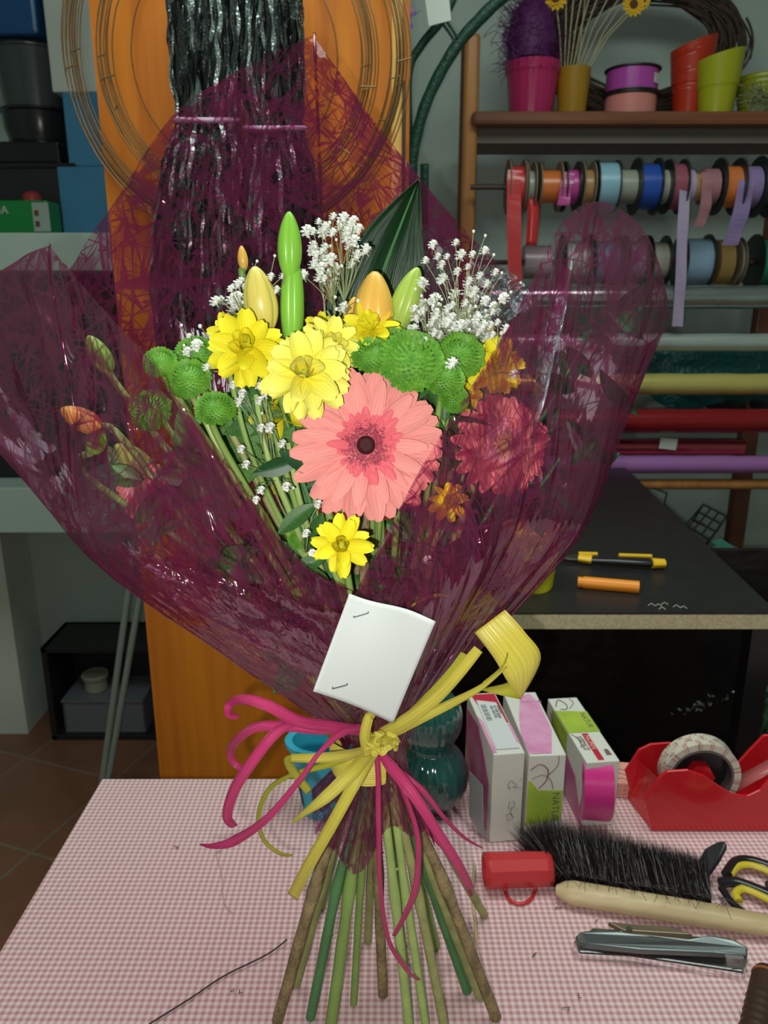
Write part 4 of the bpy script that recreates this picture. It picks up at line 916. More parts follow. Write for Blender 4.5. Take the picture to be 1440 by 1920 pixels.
# ---- stapler
sg = thing('stapler', 'grey metal stapler with a clear plastic base lying in front of the brush', 'stapler', T(1240,1780))
steel = mat('grey_satin_steel', (.16,.18,.18), .3, metal=.7); clr = bpy.data.materials.new('clear_plastic'); clr.use_nodes=True; t = NT(clr); t.nt.nodes.remove(t.b)
g_ = t.n('BsdfGlossy'); g_.inputs[1].default_value=.1; tr_ = t.n('BsdfTransparent'); tr_.inputs[0].default_value=(.88,.86,.86,1); mx_ = t.n('MixShader'); fr__ = t.n('Fresnel'); t.l(t.math('ADD',fr__.outputs[0],.04), mx_.inputs[0]); t.l(tr_.outputs[0],mx_.inputs[1]); t.l(g_.outputs[0],mx_.inputs[2]); t.l(mx_.outputs[0], t.nt.nodes['Material Output'].inputs[0])
h_ = .020
top_ = [T(1078,1755,h_-.004),T(1090,1746,h_),T(1120,1742,h_),T(1160,1745,h_),T(1220,1753,h_),T(1290,1760,h_),T(1330,1752,h_+.004),T(1375,1760,h_+.004),T(1402,1775,h_+.002),T(1402,1792,h_),T(1340,1786,h_),T(1200,1780,h_),T(1100,1770,h_-.002),T(1082,1764,h_-.004)]
m = M(); m.prism(top_, (0,0,-.007)); obj('top_arm', m, steel, sg, smooth=False, bevel=.002)
m = M(); m.prism([T(1074,1765,.010),T(1110,1738,.010),T(1380,1760,.010),T(1404,1800,.010),T(1395,1822,.010),T(1180,1790,.010),T(1085,1785,.010)], (0,0,-.0095)); obj('base', m, clr, sg, smooth=False, bevel=.002, label='clear plastic base')
m = M(); m.prism([T(1140,1728,.012),T(1260,1738,.014),T(1300,1752,.014),T(1170,1744,.012)], (0,0,-.006)); obj('rear_plate', m, mat('bronze_plate',(.22,.17,.11),.35,metal=.5), sg, smooth=False, bevel=.001)
m = M(); m.disc(T(1180,1741,.0135),(0,0,1),.003,.001,16); obj('rivet', m, steel, sg)
m = M(); m.prism([T(1362,1796,.0185),T(1396,1798,.0185),T(1398,1815,.008),T(1364,1812,.008)],(0,.004,0)); e_ = obj('end_plate', m, mat('pale_metal',(.36,.33,.32),.3,metal=.5), sg, smooth=False)
m = M(); c = T(1378,1806,.0165); q = M(); q.tube([c,c+Vector((.004,-.001,.002)),c+Vector((.001,-.001,.005)),c+Vector((.006,-.001,.006))], .0005, 4); m.add(q.v,q.f); obj('stamped_mark', m, ink, e_, smooth=False)
# ---- brown ridged handle at the corner
bh_ = thing('knife_handle', 'dark brown ridged tool handle at the bottom right corner', 'tool handle', T(1435,1900))
a, b = T(1440,1822,.014), T(1400,2010,.014); m = M(); n = 40; m.tube([a+(b-a)*k/n for k in range(n+1)], [(.0115 if k in (0,1) else .0135)+(.0009*math.sin(k*2.1) if k>12 else 0) for k in range(n+1)], 16, True, .8); obj('grip', m, mat('dark_brown_rubber',(.045,.022,.014),.45), bh_)
m = M(); u_=(b-a).normalized(); m.tube([a+u_*.006, a+u_*.009], .0140, 16, True, .8); obj('ring', m, mat('rust_ring',(.30,.09,.03),.5), bh_, label='rust orange ring')
# ---- bits
m = M(); m.tube(crom([T(538,1762,.004),T(500,1790,.003),T(420,1830,.002),T(360,1870,.002),T(280,1920,.002)],6), .0009, 6); tag(obj('dark_wire', m, mat('dark_fibre',(.05,.035,.035),.6)), 'thin dark curved wire on the gingham left of the stems', 'wire')
m = M(); m.tube(crom([T(405,1600,.001),T(416,1640,.001),T(420,1690,.001),T(436,1712,.001)],6), .0005, 5); tag(obj('thread', m, mat('pale_thread',(.5,.40,.38),.7)), 'fine pale thread on the gingham below the pink curls', 'thread')
m = M(); m.tube(crom([T(890,1620,.002),T(886,1680,.003),T(892,1740,.002),T(890,1800,.001)],6), .0016, 6); tag(obj('straw_blade', m, mat('straw',(.50,.42,.20),.6)), 'dry straw blade beside the right stem ends', 'straw')
m = M(); rnd = random.Random(31)
for (x,y) in ((440,1857),(455,1860),(805,1765),(812,1770),(1045,1700),(1090,1870),(1120,1725),(1000,1790),(1065,1895),(330,1590),(880,1555),(890,1570),(405,1600)):
    p = T(x,y,.001); m.tube([p,p+Vector((rnd.uniform(-.004,.004),rnd.uniform(-.003,.003),.0006)),p+Vector((rnd.uniform(-.006,.006),rnd.uniform(-.005,.005),.0003))], .0006, 4)
tag(obj('plant_crumbs', m, mat('crumb_brown',(.12,.10,.05),.8)), 'scattered small plant crumbs on the gingham', 'crumbs', None, 'stuff')
# ================================================================== BOUQUET
NY = .56
NECK = P(700,1392,NY)
GREEN = (.13,.33,.04)
stem_g = mat('stem_green', (.26,.42,.10), .45, noise=(30,.3)); stem_o = mat('stem_olive', (.38,.40,.15), .5, noise=(60,.35)); stem_d = mat('stem_dark_green', (.09,.26,.09), .45, noise=(30,.3)); stem_b = mat('stem_brown_bark', (.36,.27,.13), .7, noise=(90,.65,(1,1,.4)), bump=(160,.9,.004)); stem_l = mat('stem_lime', (.40,.56,.17), .4, noise=(40,.25))
feet = [((520,1915),.0054,stem_b),((555,1845),.0048,stem_o),((582,1908),.0046,stem_d),((620,1925),.0055,stem_g),((663,1882),.0035,stem_g),((718,1865),.0050,stem_b),((768,1935),.0045,stem_l),((800,1935),.0040,stem_l),((835,1935),.0045,stem_o),((757,1802),.0048,stem_g),((876,1858),.0048,stem_d),((900,1868),.0050,stem_o),((930,1908),.0054,stem_b),((908,1716),.0045,stem_o),((818,1775),.0045,stem_g),((562,1752),.0045,stem_o),((640,1772),.0042,stem_g),((690,1765),.0045,stem_o),((605,1700),.004,stem_g),((870,1800),.0048,stem_o)]
foot_i = [0]
def stem_path(head, back_dir, k=None, extra=None):
    """from the flower, through the binding, to the cut end"""
    i = foot_i[0]; 
    if i < len(feet):
        (fx, fy), r, ms = feet[i]; f = PZ(fx, fy, TZ+.003); foot_i[0] += 1
        d = (f-NECK); off = Vector((max(-.017,min(.017,d.x*.10)), max(-.012,min(.014,(f.y-NY)*.2)), 0)); 
        n_ = NECK + off; low = [n_+Vector((0,0,.01)), n_.lerp(f,.5)+Vector((random.uniform(-.003,.003),random.uniform(-.002,.002),0)), f]
    else:
        r = .0030; ms = stem_g; a = random.uniform(0,6.28); n_ = NECK+Vector((math.cos(a)*.013,math.sin(a)*.010,0)); low = [n_+Vector((0,0,.01)), n_-Vector((0,0,.04))]
    up = head.lerp(n_, .45) + back_dir*-.01
    return crom([head, head+back_dir*.02, up] + low, 6), r, ms
def make_stem(parent, head, back, rr=None):
    path, r, ms = stem_path(head, back); n = len(path); m = M()
    rs_ = []
    for k, p in enumerate(path):
        w = k/(n-1); q = r*(.55+.45*min(1,w*1.6)); 
        if rr: q = max(rr*(1-w)+q*w, .0012)
        if k % 7 == 3 and w > .5: q *= 1.28
        if k % 5 == 1 and w > .5: q *= 1.08
        rs_.append(q)
    m.tube(path, rs_, 10)
    if r > .0044:
        for k in range(n*2//3, n-1, 3):
            p = path[k]; a = random.uniform(0,6.28); d = Vector((math.cos(a),math.sin(a)-.3,.5)).normalized()
            m.tube([p, p+d*(rs_[k]+random.uniform(.0005,.0028))], [.0017,.0008], 6)
    return obj('stem', m, ms, parent)
def facing(fx, fz, p): return ((CAM-p).normalized() + Vector((fx, 0, fz))).normalized()
def frame(p, n, base, spin=0):
    q = n.to_track_quat('Z','Y').to_matrix().to_4x4()
    return Matrix.Translation(p-base) @ q @ Matrix.Rotation(spin,4,'Z')
def petal_mesh(L, W, cup, curl_, nu=10, nv=6, tip=.5, notch=0, base_w=.3):
    m = M()
    def fn(u, v):
        w = W*(base_w+(1-base_w)*math.sin(math.pi*min(1,u*.62+.02))**.8) if u < .8 else None
        s_ = math.sin(math.pi*min(1,(u*.93+.04)))**tip
        wid = W*(base_w*(1-u)+ (1-base_w*(1-u))*s_)*.5
        y = (v-.5)*2*wid; x = L*u - (notch*L*(1-abs(v-.5)*2)*(u**6) if notch else 0)
        z = cup*W*((v-.5)*2)**2*s_ + curl_*L*u*u + .02*W*math.sin(v*19)*u
        return (Vector((x,y,z)), (u, v))
    m.grid(fn, nu, nv); return m
# petal prototypes are the first real petals, later ones share their mesh
protos = {}
def petal(parent, key, maker, mt, local, name='petal'):
    if key not in protos:
        o = obj(name, maker(), mt, parent, local=local, angle=60); protos[key] = o; return o
    return dup(protos[key], parent, local)
rndp = random.Random(42)

# ---- gerberas
def gerbera(px, py, Y, dia, fx, fz, label, pm_, fm, seed):
    rnd = random.Random(seed); p = P(px,py,Y); n = facing(fx,fz,p); Rg = dia/2*S(py,Y)
    i = foot_i[0]; base = PZ(*feet[i][0], TZ+.003) if i < len(feet) else NECK
    o = thing('gerbera', label, 'flower', base)
    make_stem(o, p-n*.012, -n, .0035)
    F = frame(p, n, base); k = Rg/.055
    dm = M(); dm.lathe([(.0,.0045*k),(.004*k,.0045*k),(.0065*k,.0035*k),(.011*k,.004*k),(.014*k,.002*k),(.012*k,-.006*k),(.004*k,-.012*k),(0,-.012*k)], None, 32); 
    head = obj('flower_head', dm, fm['cup'], o, local=F)
    c = M(); c.lathe([(0,.006*k),(.004*k,.0062*k),(.0062*k,.0045*k),(.0070*k,.002*k)], None, 28); obj('centre', c, fm['dark'], head, local=Matrix.Identity(4), label='dark maroon centre')
    sm_ = M(); 
    for q in range(900):
        rr = math.sqrt(rnd.uniform(.0066**2,.0165**2))*k; a = rnd.uniform(0,6.28); b = Vector((rr*math.cos(a),rr*math.sin(a),.002*k)); d = Vector((math.cos(a)*.35,math.sin(a)*.35,1))*rnd.uniform(.0025,.0048)*k
        sm_.tube([b,b+d], [.00042*k,.0007*k], 5)
    st = obj('stamens', sm_, fm['stamen'], head, local=Matrix.Identity(4)); st['kind']='stuff'
    fl = M()
    for q in range(110):
        a = rnd.uniform(0,6.28); rr = rnd.uniform(.0145,.0200)*k; L = rnd.uniform(.004,.0080)*k; 
        if rnd.random() < .14: L *= 2.0
        mm = petal_mesh(L, .0034*k if L < .01*k else .006*k, .2, -.1, 5, 3); T_ = Matrix.Rotation(a,4,'Z') @ Matrix.Translation((rr-.003*k,0,.0052*k)) @ Matrix.Rotation(R(-rnd.uniform(8,30)),4,'Y')
        fl.add([T_@v for v in mm.v], mm.f, mm.uv)
    obj('inner_florets', fl, fm['inner'], head, local=Matrix.Identity(4))
    rows = ((.055,.0160,21,-1,.0),(.0525,.0160,20,3,.0022),(.045,.0145,15,8,.0040))
    for ri,(L,W,cnt,tilt,zz) in enumerate(rows):
        for q in range(cnt):
            a = 2*math.pi*(q+.5*ri)/cnt + rnd.uniform(-.05,.05); sc = rnd.uniform(.93,1.03)
            loc = Matrix.Rotation(a,4,'Z') @ Matrix.Translation((.007*k,0,zz*k-.001)) @ Matrix.Rotation(R(-tilt+rnd.uniform(-5,6)),4,'Y') @ Matrix.Rotation(R(rnd.uniform(-16,16)),4,'X') @ Matrix.Scale(sc*(L-.007)/.048*k,4)
            petal(head, ('g',seed if seed>900 else 0,ri), lambda: petal_mesh(.048, W, .12, -.06, 14, 8, .55, .0, .42), pm_, loc)
    return o
gp = petal_material('gerbera_petal', (.82,.32,.28), (.84,.27,.26), (.52,.13,.13), .6, 14)
gm = {'cup': mat('gerbera_cup',(.45,.07,.10),.7), 'dark': mat('gerbera_centre',(.07,.006,.010),.8,noise=(900,.6)), 'stamen': mat('gerbera_stamen',(.55,.08,.13),.6,noise=(500,.4)), 'inner': mat('gerbera_inner',(.74,.13,.16),.6)}
gerbera(686,835,.50,298,0.02,.05,'large salmon pink gerbera facing the viewer in the middle of the bouquet', gp, gm, 1)
gp2 = petal_material('gerbera_petal_pale', (.98,.74,.76), (.96,.62,.66), (.8,.35,.45), .6, 16)
gm2 = dict(gm); gm2['dark'] = mat('pale_centre',(.55,.35,.12),.7); gm2['inner'] = mat('pale_inner',(.90,.45,.50),.6); gm2['stamen']=mat('pale_stamen',(.8,.55,.35),.6)
gerbera(942,835,.54,195,.42,.05,'pale pink gerbera behind the purple film on the right, turned sideways', gp2, gm2, 2)
gerbera(262,915,.56,120,-.75,.1,'pink gerbera showing dimly through the left film', gp2, gm2, 3)

# ---- yellow chrysanthemums
yp_ = petal_material('yellow_petal', (.80,.74,.03), (.70,.58,.01), (.40,.34,.005), .6, 20)
yp_pale = petal_material('pale_yellow_petal', (.86,.82,.18), (.78,.70,.03), (.46,.42,.03), .6, 20)
ycore = mat('yellow_green_core', (.45,.50,.03), .7, noise=(400,.4))
def chrys(px, py, Y, dia, fx, fz, label, n_out=13, pale=False, seed=0, inner=True):
    rnd = random.Random(seed+100); p = P(px,py,Y); n = facing(fx,fz,p); k = dia/2*S(py,Y)/.030
    i = foot_i[0]; base = PZ(*feet[i][0], TZ+.003) if i < len(feet) else NECK-Vector((0,0,.03))
    o = thing('chrysanthemum', label, 'flower', base, None); make_stem(o, p-n*.010*k, -n, .002)
    dm = M(); dm.lathe([(0,.002*k),(.003*k,.0018*k),(.0055*k,0),(.0062*k,-.003*k),(.005*k,-.008*k),(.002*k,-.011*k)], None, 20)
    head = obj('flower_head', dm, ycore, o, local=frame(p,n,base,rnd.uniform(0,6)))
    pm_ = yp_pale if pale else yp_
    for row,(cnt,L,W,tilt,z,cu) in enumerate(((n_out,.030,.0140,1,-.003,.10),(n_out-5,.0275,.0145,20,.001,.16),(6,.018,.0115,58,.002,.35))):
        for q in range(cnt):
            a = 2*math.pi*(q+.5*(row%2))/cnt+rnd.uniform(-.13,.13); sc = rnd.uniform(.88,1.08)*L/.03*k
            loc = Matrix.Rotation(a,4,'Z') @ Matrix.Translation((.0028*k,0,z*k)) @ Matrix.Rotation(R(-tilt+rnd.uniform(-14,14)),4,'Y') @ Matrix.Rotation(R(rnd.uniform(-30,30)),4,'X') @ Matrix.Scale(sc,4)
            petal(head, ('c',row,pale), lambda: petal_mesh(.028, W*.03/L, .28 if row<2 else .5, (-.10,.02,.12)[row], 9, 6, .45, .05, .30), pm_, loc)
    return o
chs = [(572,700,.490,172,-.02,.25,'largest pale yellow chrysanthemum, touching the upper left of the salmon gerbera',15,True),
 (462,655,.500,150,-.20,.45,'yellow chrysanthemum at the left of the yellow group, below the left lily bud',13,False),
 (620,650,.515,128,.15,.45,'pale yellow chrysanthemum between the largest one and the white sprays',13,True),
 (693,620,.530,118,.05,.95,'yellow chrysanthemum seen from the side in front of the orange-yellow lily bud',12,False),
 (432,628,.555,92,-.3,.6,'small yellow chrysanthemum peeping out at the far left, behind the larger one',11,False),
 (520,775,.540,120,-.1,.2,'yellow chrysanthemum tucked low between the stems, left of the gerbera',11,False),
 (640,1022,.455,118,-.05,.15,'bright yellow chrysanthemum alone below the gerbera',10,False),
 (930,685,.545,112,.25,.3,'yellow chrysanthemum under the right film, above the pale pink gerbera',12,False),
 (840,940,.50,78,.2,.2,'small yellow chrysanthemum under the film, lower right of the gerbera',9,False),
 (868,738,.55,84,.3,.3,'yellow chrysanthemum half hidden by the film edge, right of the green pompons',10,False),
 (905,640,.575,80,.1,.6,'yellow chrysanthemum behind the white sprays on the right',10,False),
 (600,620,.56,80,.0,.8,'yellow chrysanthemum behind the group, under the green lily bud',11,False),
 (510,905,.56,60,-.2,.1,'small yellow bloom deep between the stems, below left of the gerbera',8,False)]
for k,(px,py,Y,d,fx,fz,lb,no,pl_) in enumerate(chs): chrys(px,py,Y,d,fx,fz,lb,no,pl_,k)

# ---- green pompon chrysanthemums
pg = mat('pompon_green', (.055,.22,.012), .6, noise=(160,.35), c2=(.16,.38,.03)); pgb = mat('pompon_base', (.22,.42,.08), .5)
def pompon(px, py, Y, rad, fx, fz, label, seed):
    rnd = random.Random(seed); p = P(px,py,Y); n = facing(fx,fz,p); k = rad*S(py,Y)/.013
    i = foot_i[0]; base = PZ(*feet[i][0], TZ+.003) if i < len(feet) else NECK-Vector((0,0,.03))
    o = thing('green_pompon', label, 'flower', base); make_stem(o, p-n*.008*k, -n, .0022)
    m = M(); N = 230
    m.lathe([(0,.0058*k),(.005*k,.0055*k),(.009*k,.0038*k),(.0115*k,0),(.009*k,-.005*k),(.003*k,-.008*k)], None, 20)
    for q in range(N):
        w = q/N; th_ = math.acos(1-w*1.15) ; a = q*2.39996; 
        c = Vector((math.sin(th_)*math.cos(a)*.0125, math.sin(th_)*math.sin(a)*.0125, math.cos(th_)*.0088))*k
        nn = Vector((c.x, c.y, c.z*2+.002*k)).normalized(); out_ = Vector((math.cos(a),math.sin(a),.2)); rt_ = nn.cross(Vector((0,0,1))); rt_ = rt_.normalized() if rt_.length>.01 else Vector((1,0,0))
        upv = (nn*.75+Vector((math.cos(a),math.sin(a),0))*.5).normalized(); L = rnd.uniform(.0020,.0032)*k; W = .0007*k*(1+w)
        m.add([c-rt_*W, c+rt_*W, c+rt_*W*.9+upv*L, c+upv*L*1.25-Vector((0,0,.0003)), c-rt_*W*.9+upv*L], [(0,1,2,3,4)])
    obj('flower_head', m, pg, o, local=frame(p,n,base)); return o
pmp = [(300,680,.50,27,-.25,.75,'green pompon at the far left, just inside the film edge'),(354,712,.505,36,-.2,.8,'green pompon second from the left, below the small white buds'),(404,768,.49,33,-.05,1.2,'green pompon seen from the side, lowest of the left group'),(366,668,.54,34,-.2,.7,'green pompon behind the left group, partly under white blossoms'),
 (697,668,.515,33,.0,.9,'small flat green pompon directly above the gerbera'),(770,678,.51,52,.1,.6,'widest green pompon, upper right of the gerbera'),(735,648,.53,34,.1,.9,'green pompon behind the widest one, to its left'),(862,668,.53,40,.2,.7,'green pompon farthest right, behind the twigs of white blossom'),(833,712,.51,33,.15,.9,'green pompon below the right ones, with a side view'),(852,748,.52,24,.3,.4,'small green pompon at the right film edge'),(500,808,.545,22,-.1,.5,'tiny green pompon between stems left of the gerbera'),(283,770,.56,34,-.4,.4,'green pompon showing through the left film'),(560,1010,.52,18,.0,.3,'tiny green bud low in the foliage')]
for k,(px,py,Y,r_,fx,fz,lb) in enumerate(pmp): pompon(px,py,Y,r_,fx,fz,lb,200+k)

# ---- lily buds
def bud_mat(name, c, c2):
    m = mat(name, c, .35, coat=.1); t = NT(m); v = t.coord('UV'); s_ = t.n('SeparateXYZ'); t.l(v, s_.inputs[0])
    g = t.math('ABSOLUTE', t.math('SINE', t.math('MULTIPLY', s_.outputs[0], math.pi*3))); f = t.ramp(g, 0, .35, 1, 0)
    t.l(t.mix(t.math('MULTIPLY', f, .5), t.mix(t.ramp(t.noise(t.coord('UV',(30,1,1)),1,2),.3,.7,0,.4), c, c2), c2), t.b.inputs['Base Color']); return m
bg_ = bud_mat('bud_green', (.26,.60,.06), (.13,.38,.03)); by_ = bud_mat('bud_yellow', (.78,.64,.14), (.50,.48,.10)); bo_ = bud_mat('bud_orange', (.86,.50,.09), (.60,.36,.06)); bgy = bud_mat('bud_lime', (.42,.58,.10), (.24,.42,.06))
def bud(px, py, Y, L, W, tilt, mt, label, depth_tilt=0, blunt=.58):
    W *= 1.06
    p = P(px,py,Y); s = S(py,Y); L *= s; W *= s
    u = Vector((math.sin(R(tilt)), depth_tilt, math.cos(R(tilt)))).normalized(); b = p-u*L/2
    i = foot_i[0]; base = PZ(*feet[i][0], TZ+.003) if i < len(feet) else NECK-Vector((0,0,.03))
    o = thing('lily_bud', label, 'flower bud', base); make_stem(o, b+u*.002, -u, .0028)
    q = u.to_track_quat('Z','Y').to_matrix().to_4x4(); m = M(); n = 48; prof = []
    for k in range(25):
        w = k/24; r_ = W/2*(math.sin(math.pi*min(1,(w**.86)*.95+.04))**blunt); prof.append((max(r_,.0004), w*L))
    vs=[];uvs=[]
    for (r_,z) in prof:
        for j in range(n):
            a = 2*math.pi*j/n; g = 1-.13*max(0,1-abs(((a/(2*math.pi)*3)%1)-.5)*2*1.0-.72)/.28
            vs.append(Matrix.Translation(b)@q@Vector((r_*g*math.cos(a), r_*g*math.sin(a), z))); uvs.append((j/n, z/L))
    k_ = len(prof); m.add(vs, [(i2*n+j,i2*n+(j+1)%n,(i2+1)*n+(j+1)%n,(i2+1)*n+j) for i2 in range(k_-1) for j in range(n)]+[tuple(range(n))[::-1], tuple((k_-1)*n+j for j in range(n))], uvs)
    obj('bud', m, mt, o); return o
bud(543,460,.530,118,43,1,bg_,'tall slim bright green lily bud, highest in the bouquet')
bud(548,565,.532,150,42,2,bg_,'thick green lily bud directly under the highest slim one',0,.33)
bud(488,562,.530,120,60,-8,by_,'yellow lily bud left of the green ones')
bud(700,580,.545,136,72,3,bo_,'large orange-yellow lily bud right of centre, in front of the dark leaf')
bud(762,562,.555,122,50,20,bgy,'yellow-green lily bud leaning right beside the orange one')
bud(658,590,.575,66,28,14,bo_,'small dull orange lily bud half behind the big orange one')
bud(455,484,.60,44,18,-4,bo_,'tiny orange lily bud tip far back against the black raffia')
bud(186,664,.56,76,38,-28,bg_,'green lily bud seen through the upper left film')
bud(152,786,.55,82,42,-62,bo_,'orange-yellow lily bud lying leftward under the left film')
bud(180,826,.56,54,38,20,bg_,'short green lily bud under the orange one in the left film')
bud(250,862,.565,84,46,-48,bgy,'pale green and yellow lily bud in the left film above the dim pink gerbera')

# ---- big dark leaf
leaf_d = mat('dark_glossy_leaf', (.006,.040,.012), .36, coat=.0, spec=.5); t = NT(leaf_d); v = t.coord('UV',(1,60,1)); s_ = t.noise(v, 1.5, 2); bmx = t.n('Bump'); bmx.inputs['Strength'].default_value=.45; bmx.inputs['Distance'].default_value=.002; t.l(s_, bmx.inputs['Height']); t.l(bmx.outputs[0], t.b.inputs['Normal'])
al = thing('aspidistra_leaf', 'big dark green glossy leaf standing behind the lily buds', 'leaf', NECK-Vector((0,0,.03)))
ax_ = [(612,690),(650,610),(700,520),(745,430),(785,338)]; left_ = [(596,680),(600,612),(634,520),(690,425),(783,337)]; right_ = [(650,720),(775,640),(795,520),(792,430),(787,337)]
Lp = pp([(a,b,.60) for a,b in left_],None,6); Rp = pp([(a,b,.605) for a,b in right_],None,6); Cp = crom([P(a,b,.615) for a,b in [(630,700),(690,620),(715,520),(748,430),(785,337)]],6)
m = M(); NN = len(Lp)
def lf(u, v):
    i = min(int(u*(NN-1)+.5), NN-1); a,b,c = Lp[i],Cp[i],Rp[i]
    w = v*2; p = a.lerp(b,w) if w <= 1 else b.lerp(c,w-1); p = p + Vector((0,.004*math.sin(v*math.pi*5)*.3,0)); return (p,(u,v))
m.grid(lf, NN-1, 16); lb_ = obj('blade', m, leaf_d, al, solid=.0005)
m = M(); m.tube(Cp[::-1]+[Cp[0].lerp(NECK,.5), NECK+Vector((0,.01,.0))], [.0006+.002*min(1,k/NN) for k in range(NN+2)], 8); obj('midrib', m, stem_d, al)

# ---- foliage
leaf_m = mat('foliage_green', (.055,.17,.035), .5, noise=(20,.4)); leaf_m2 = mat('foliage_green_light', (.11,.26,.06), .5, noise=(20,.4)); leaf_m3 = mat('foliage_ruscus_dark', (.015,.075,.02), .45)
def leaf_mesh(nu=12,nv=6):
    m = M()
    def fn(u,v):
        w = .19*math.sin(math.pi*min(1,u*.96+.02))**.85; y=(v-.5)*2*w; return (Vector((u, y, .10*u*u*-1+abs(y)*.35)), (u,v))
    m.grid(fn,nu,nv); return m
def leafy(pts, leaves, mt, label, k=None):
    """stem through screen points to the binding; leaves: (px,py,Y,length px,angle deg, roll)"""
    o = thing('foliage_stem', label, 'foliage', NECK-Vector((0,0,.03))); base = org[o.name]
    path = crom([P(*q) for q in pts]+[NECK+Vector((random.uniform(-.01,.01),random.uniform(-.008,.012),.01)), NECK-Vector((0,0,.03))],6)
    m = M(); m.tube(path, [.0012+.0014*i/len(path) for i in range(len(path))], 8); obj('stem', m, stem_d, o)
    for (x,y,Y,L,ang,roll) in leaves:
        p = P(x,y,Y); u = Vector((math.cos(R(ang)), rndp.uniform(-.35,.25), math.sin(R(ang)))).normalized(); n = (CAM-p).normalized(); n = (n - u*n.dot(u)).normalized(); w = n.cross(u)
        mt_ = Matrix(((u.x,w.x,n.x,0),(u.y,w.y,n.y,0),(u.z,w.z,n.z,0),(0,0,0,1))); Ls = L*S(y,Y)
        loc = Matrix.Translation(p-u*Ls*.5-base) @ mt_ @ Matrix.Rotation(R(roll),4,'X') @ Matrix.Scale(Ls,4)
        petal(o, ('leaf',mt.name), leaf_mesh, mt, loc, 'leaf')
    return o
leafy([(530,820,.53),(600,1000,.52)], [(520,875,.505,95,15,20),(560,868,.50,90,-28,-25),(600,905,.52,60,200,10)], leaf_m3, 'dark pointed leaves just left of the gerbera')
leafy([(560,900,.55),(620,1080,.53)], [(556,972,.50,92,215,20),(590,1000,.51,90,250,-15),(545,1040,.51,70,120,30),(600,1090,.50,90,300,10),(575,1060,.50,80,200,10)], leaf_m, 'broad matt leaves in the foliage below left of the gerbera')
nb = [('mid green leaves low in the opening, above the white card',(650,1080),leaf_m,(600,720,1020,1120)),('leaves filling the left part of the bouquet under the green pompons',(460,860),leaf_m2,(390,560,780,960)),('leaves deep behind the yellow flowers',(560,760),leaf_m,(450,640,680,860)),('leaves behind the right green pompons',(820,800),leaf_m,(760,900,700,900)),('dark leaves showing through the lower right film',(850,1100),leaf_m,(740,930,960,1200)),('leaves showing through the lower left film',(420,1080),leaf_m,(330,560,940,1180)),('pale leaves showing through the left film beside the buds',(280,860),leaf_m2,(230,400,740,1000)),('green leaves behind the left film near the neck',(560,1220),leaf_m2,(520,640,1130,1290)),('dark leaves high inside the right film',(1110,620),leaf_m3,(1040,1200,560,760)),('dark leaves lower inside the right film',(1050,860),leaf_m3,(980,1130,760,960))]
for k,(lb,c_,mt_,(xa,xb_,ya,yb_)) in enumerate(nb):
    rl_ = random.Random(k+70); lv = []
    far = .56 if xb_ < 1000 else .62
    for q in range(30 if k < 4 else 18 if k < 8 else 9): lv.append((rl_.uniform(xa,xb_), rl_.uniform(ya,yb_), far+rl_.uniform(-.035,.03), rl_.uniform(60,125), rl_.uniform(40,140)+(0 if rl_.random()<.6 else 90), rl_.uniform(-50,50)))
    leafy([(c_[0],c_[1],far)], lv, mt_, lb)

# ---- extra thin stems in the left opening belong to greenery sprays
gs = thing('greenery_stems', 'cluster of bare green side shoots between flowers and film, left', 'stems', NECK-Vector((0,0,.03)))
for (pts) in ([(385,790),(440,900),(520,1010),(600,1110)],[(430,700),(470,850),(540,1000),(620,1120)],[(480,740),(500,850),(560,1000)],[(540,830),(560,930),(600,1060)],[(590,930),(600,1010),(640,1110)],[(470,760),(520,900),(580,1040)],[(310,700),(370,800),(460,920),(520,1010)]):
    m = M(); pth = crom([P(a,b,.515+.01*rndp.random()) for a,b in pts]+[NECK+Vector((rndp.uniform(-.01,.01),0,.02))],6); m.tube(pth, [.0018+.0006*(i/len(pth)) for i in range(len(pth))], 8); obj('shoot', m, (stem_g,stem_d,stem_l)[rndp.randrange(3)], gs)

# ---- gypsophila
gw = mat('gypsophila_white', (.86,.88,.82), .7, noise=(500,.12)); gst = mat('gypsophila_stem', (.28,.34,.16), .6)
def blossom_mesh():
    m = M(); r_ = random.Random(1)
    for k in range(26):
        a = k*2.4; th_ = math.acos(1-1.5*k/26); d = Vector((math.sin(th_)*math.cos(a),math.sin(th_)*math.sin(a),math.cos(th_))); rt_ = d.cross(Vector((.3,.5,.8))).normalized(); up_ = rt_.cross(d)
        c = d*.35; w = .42
        m.add([c, c+rt_*w*.7+up_*.2+d*.35, c+d*.65+rt_*.25+up_*.15, c+d*.7-rt_*.2+up_*.1, c-rt_*w*.7+up_*.1+d*.35], [(0,1,2,3,4)])
    m.lathe([(0,-.6),(.25,-.45),(.45,0),(.4,.3),(0,.45)], None, 10); return m
def budlet_mesh():
    m = M(); m.lathe([(0,-.55),(.35,-.3),(.5,.05),(.35,.4),(.12,.55),(0,.56)], None, 12); return m
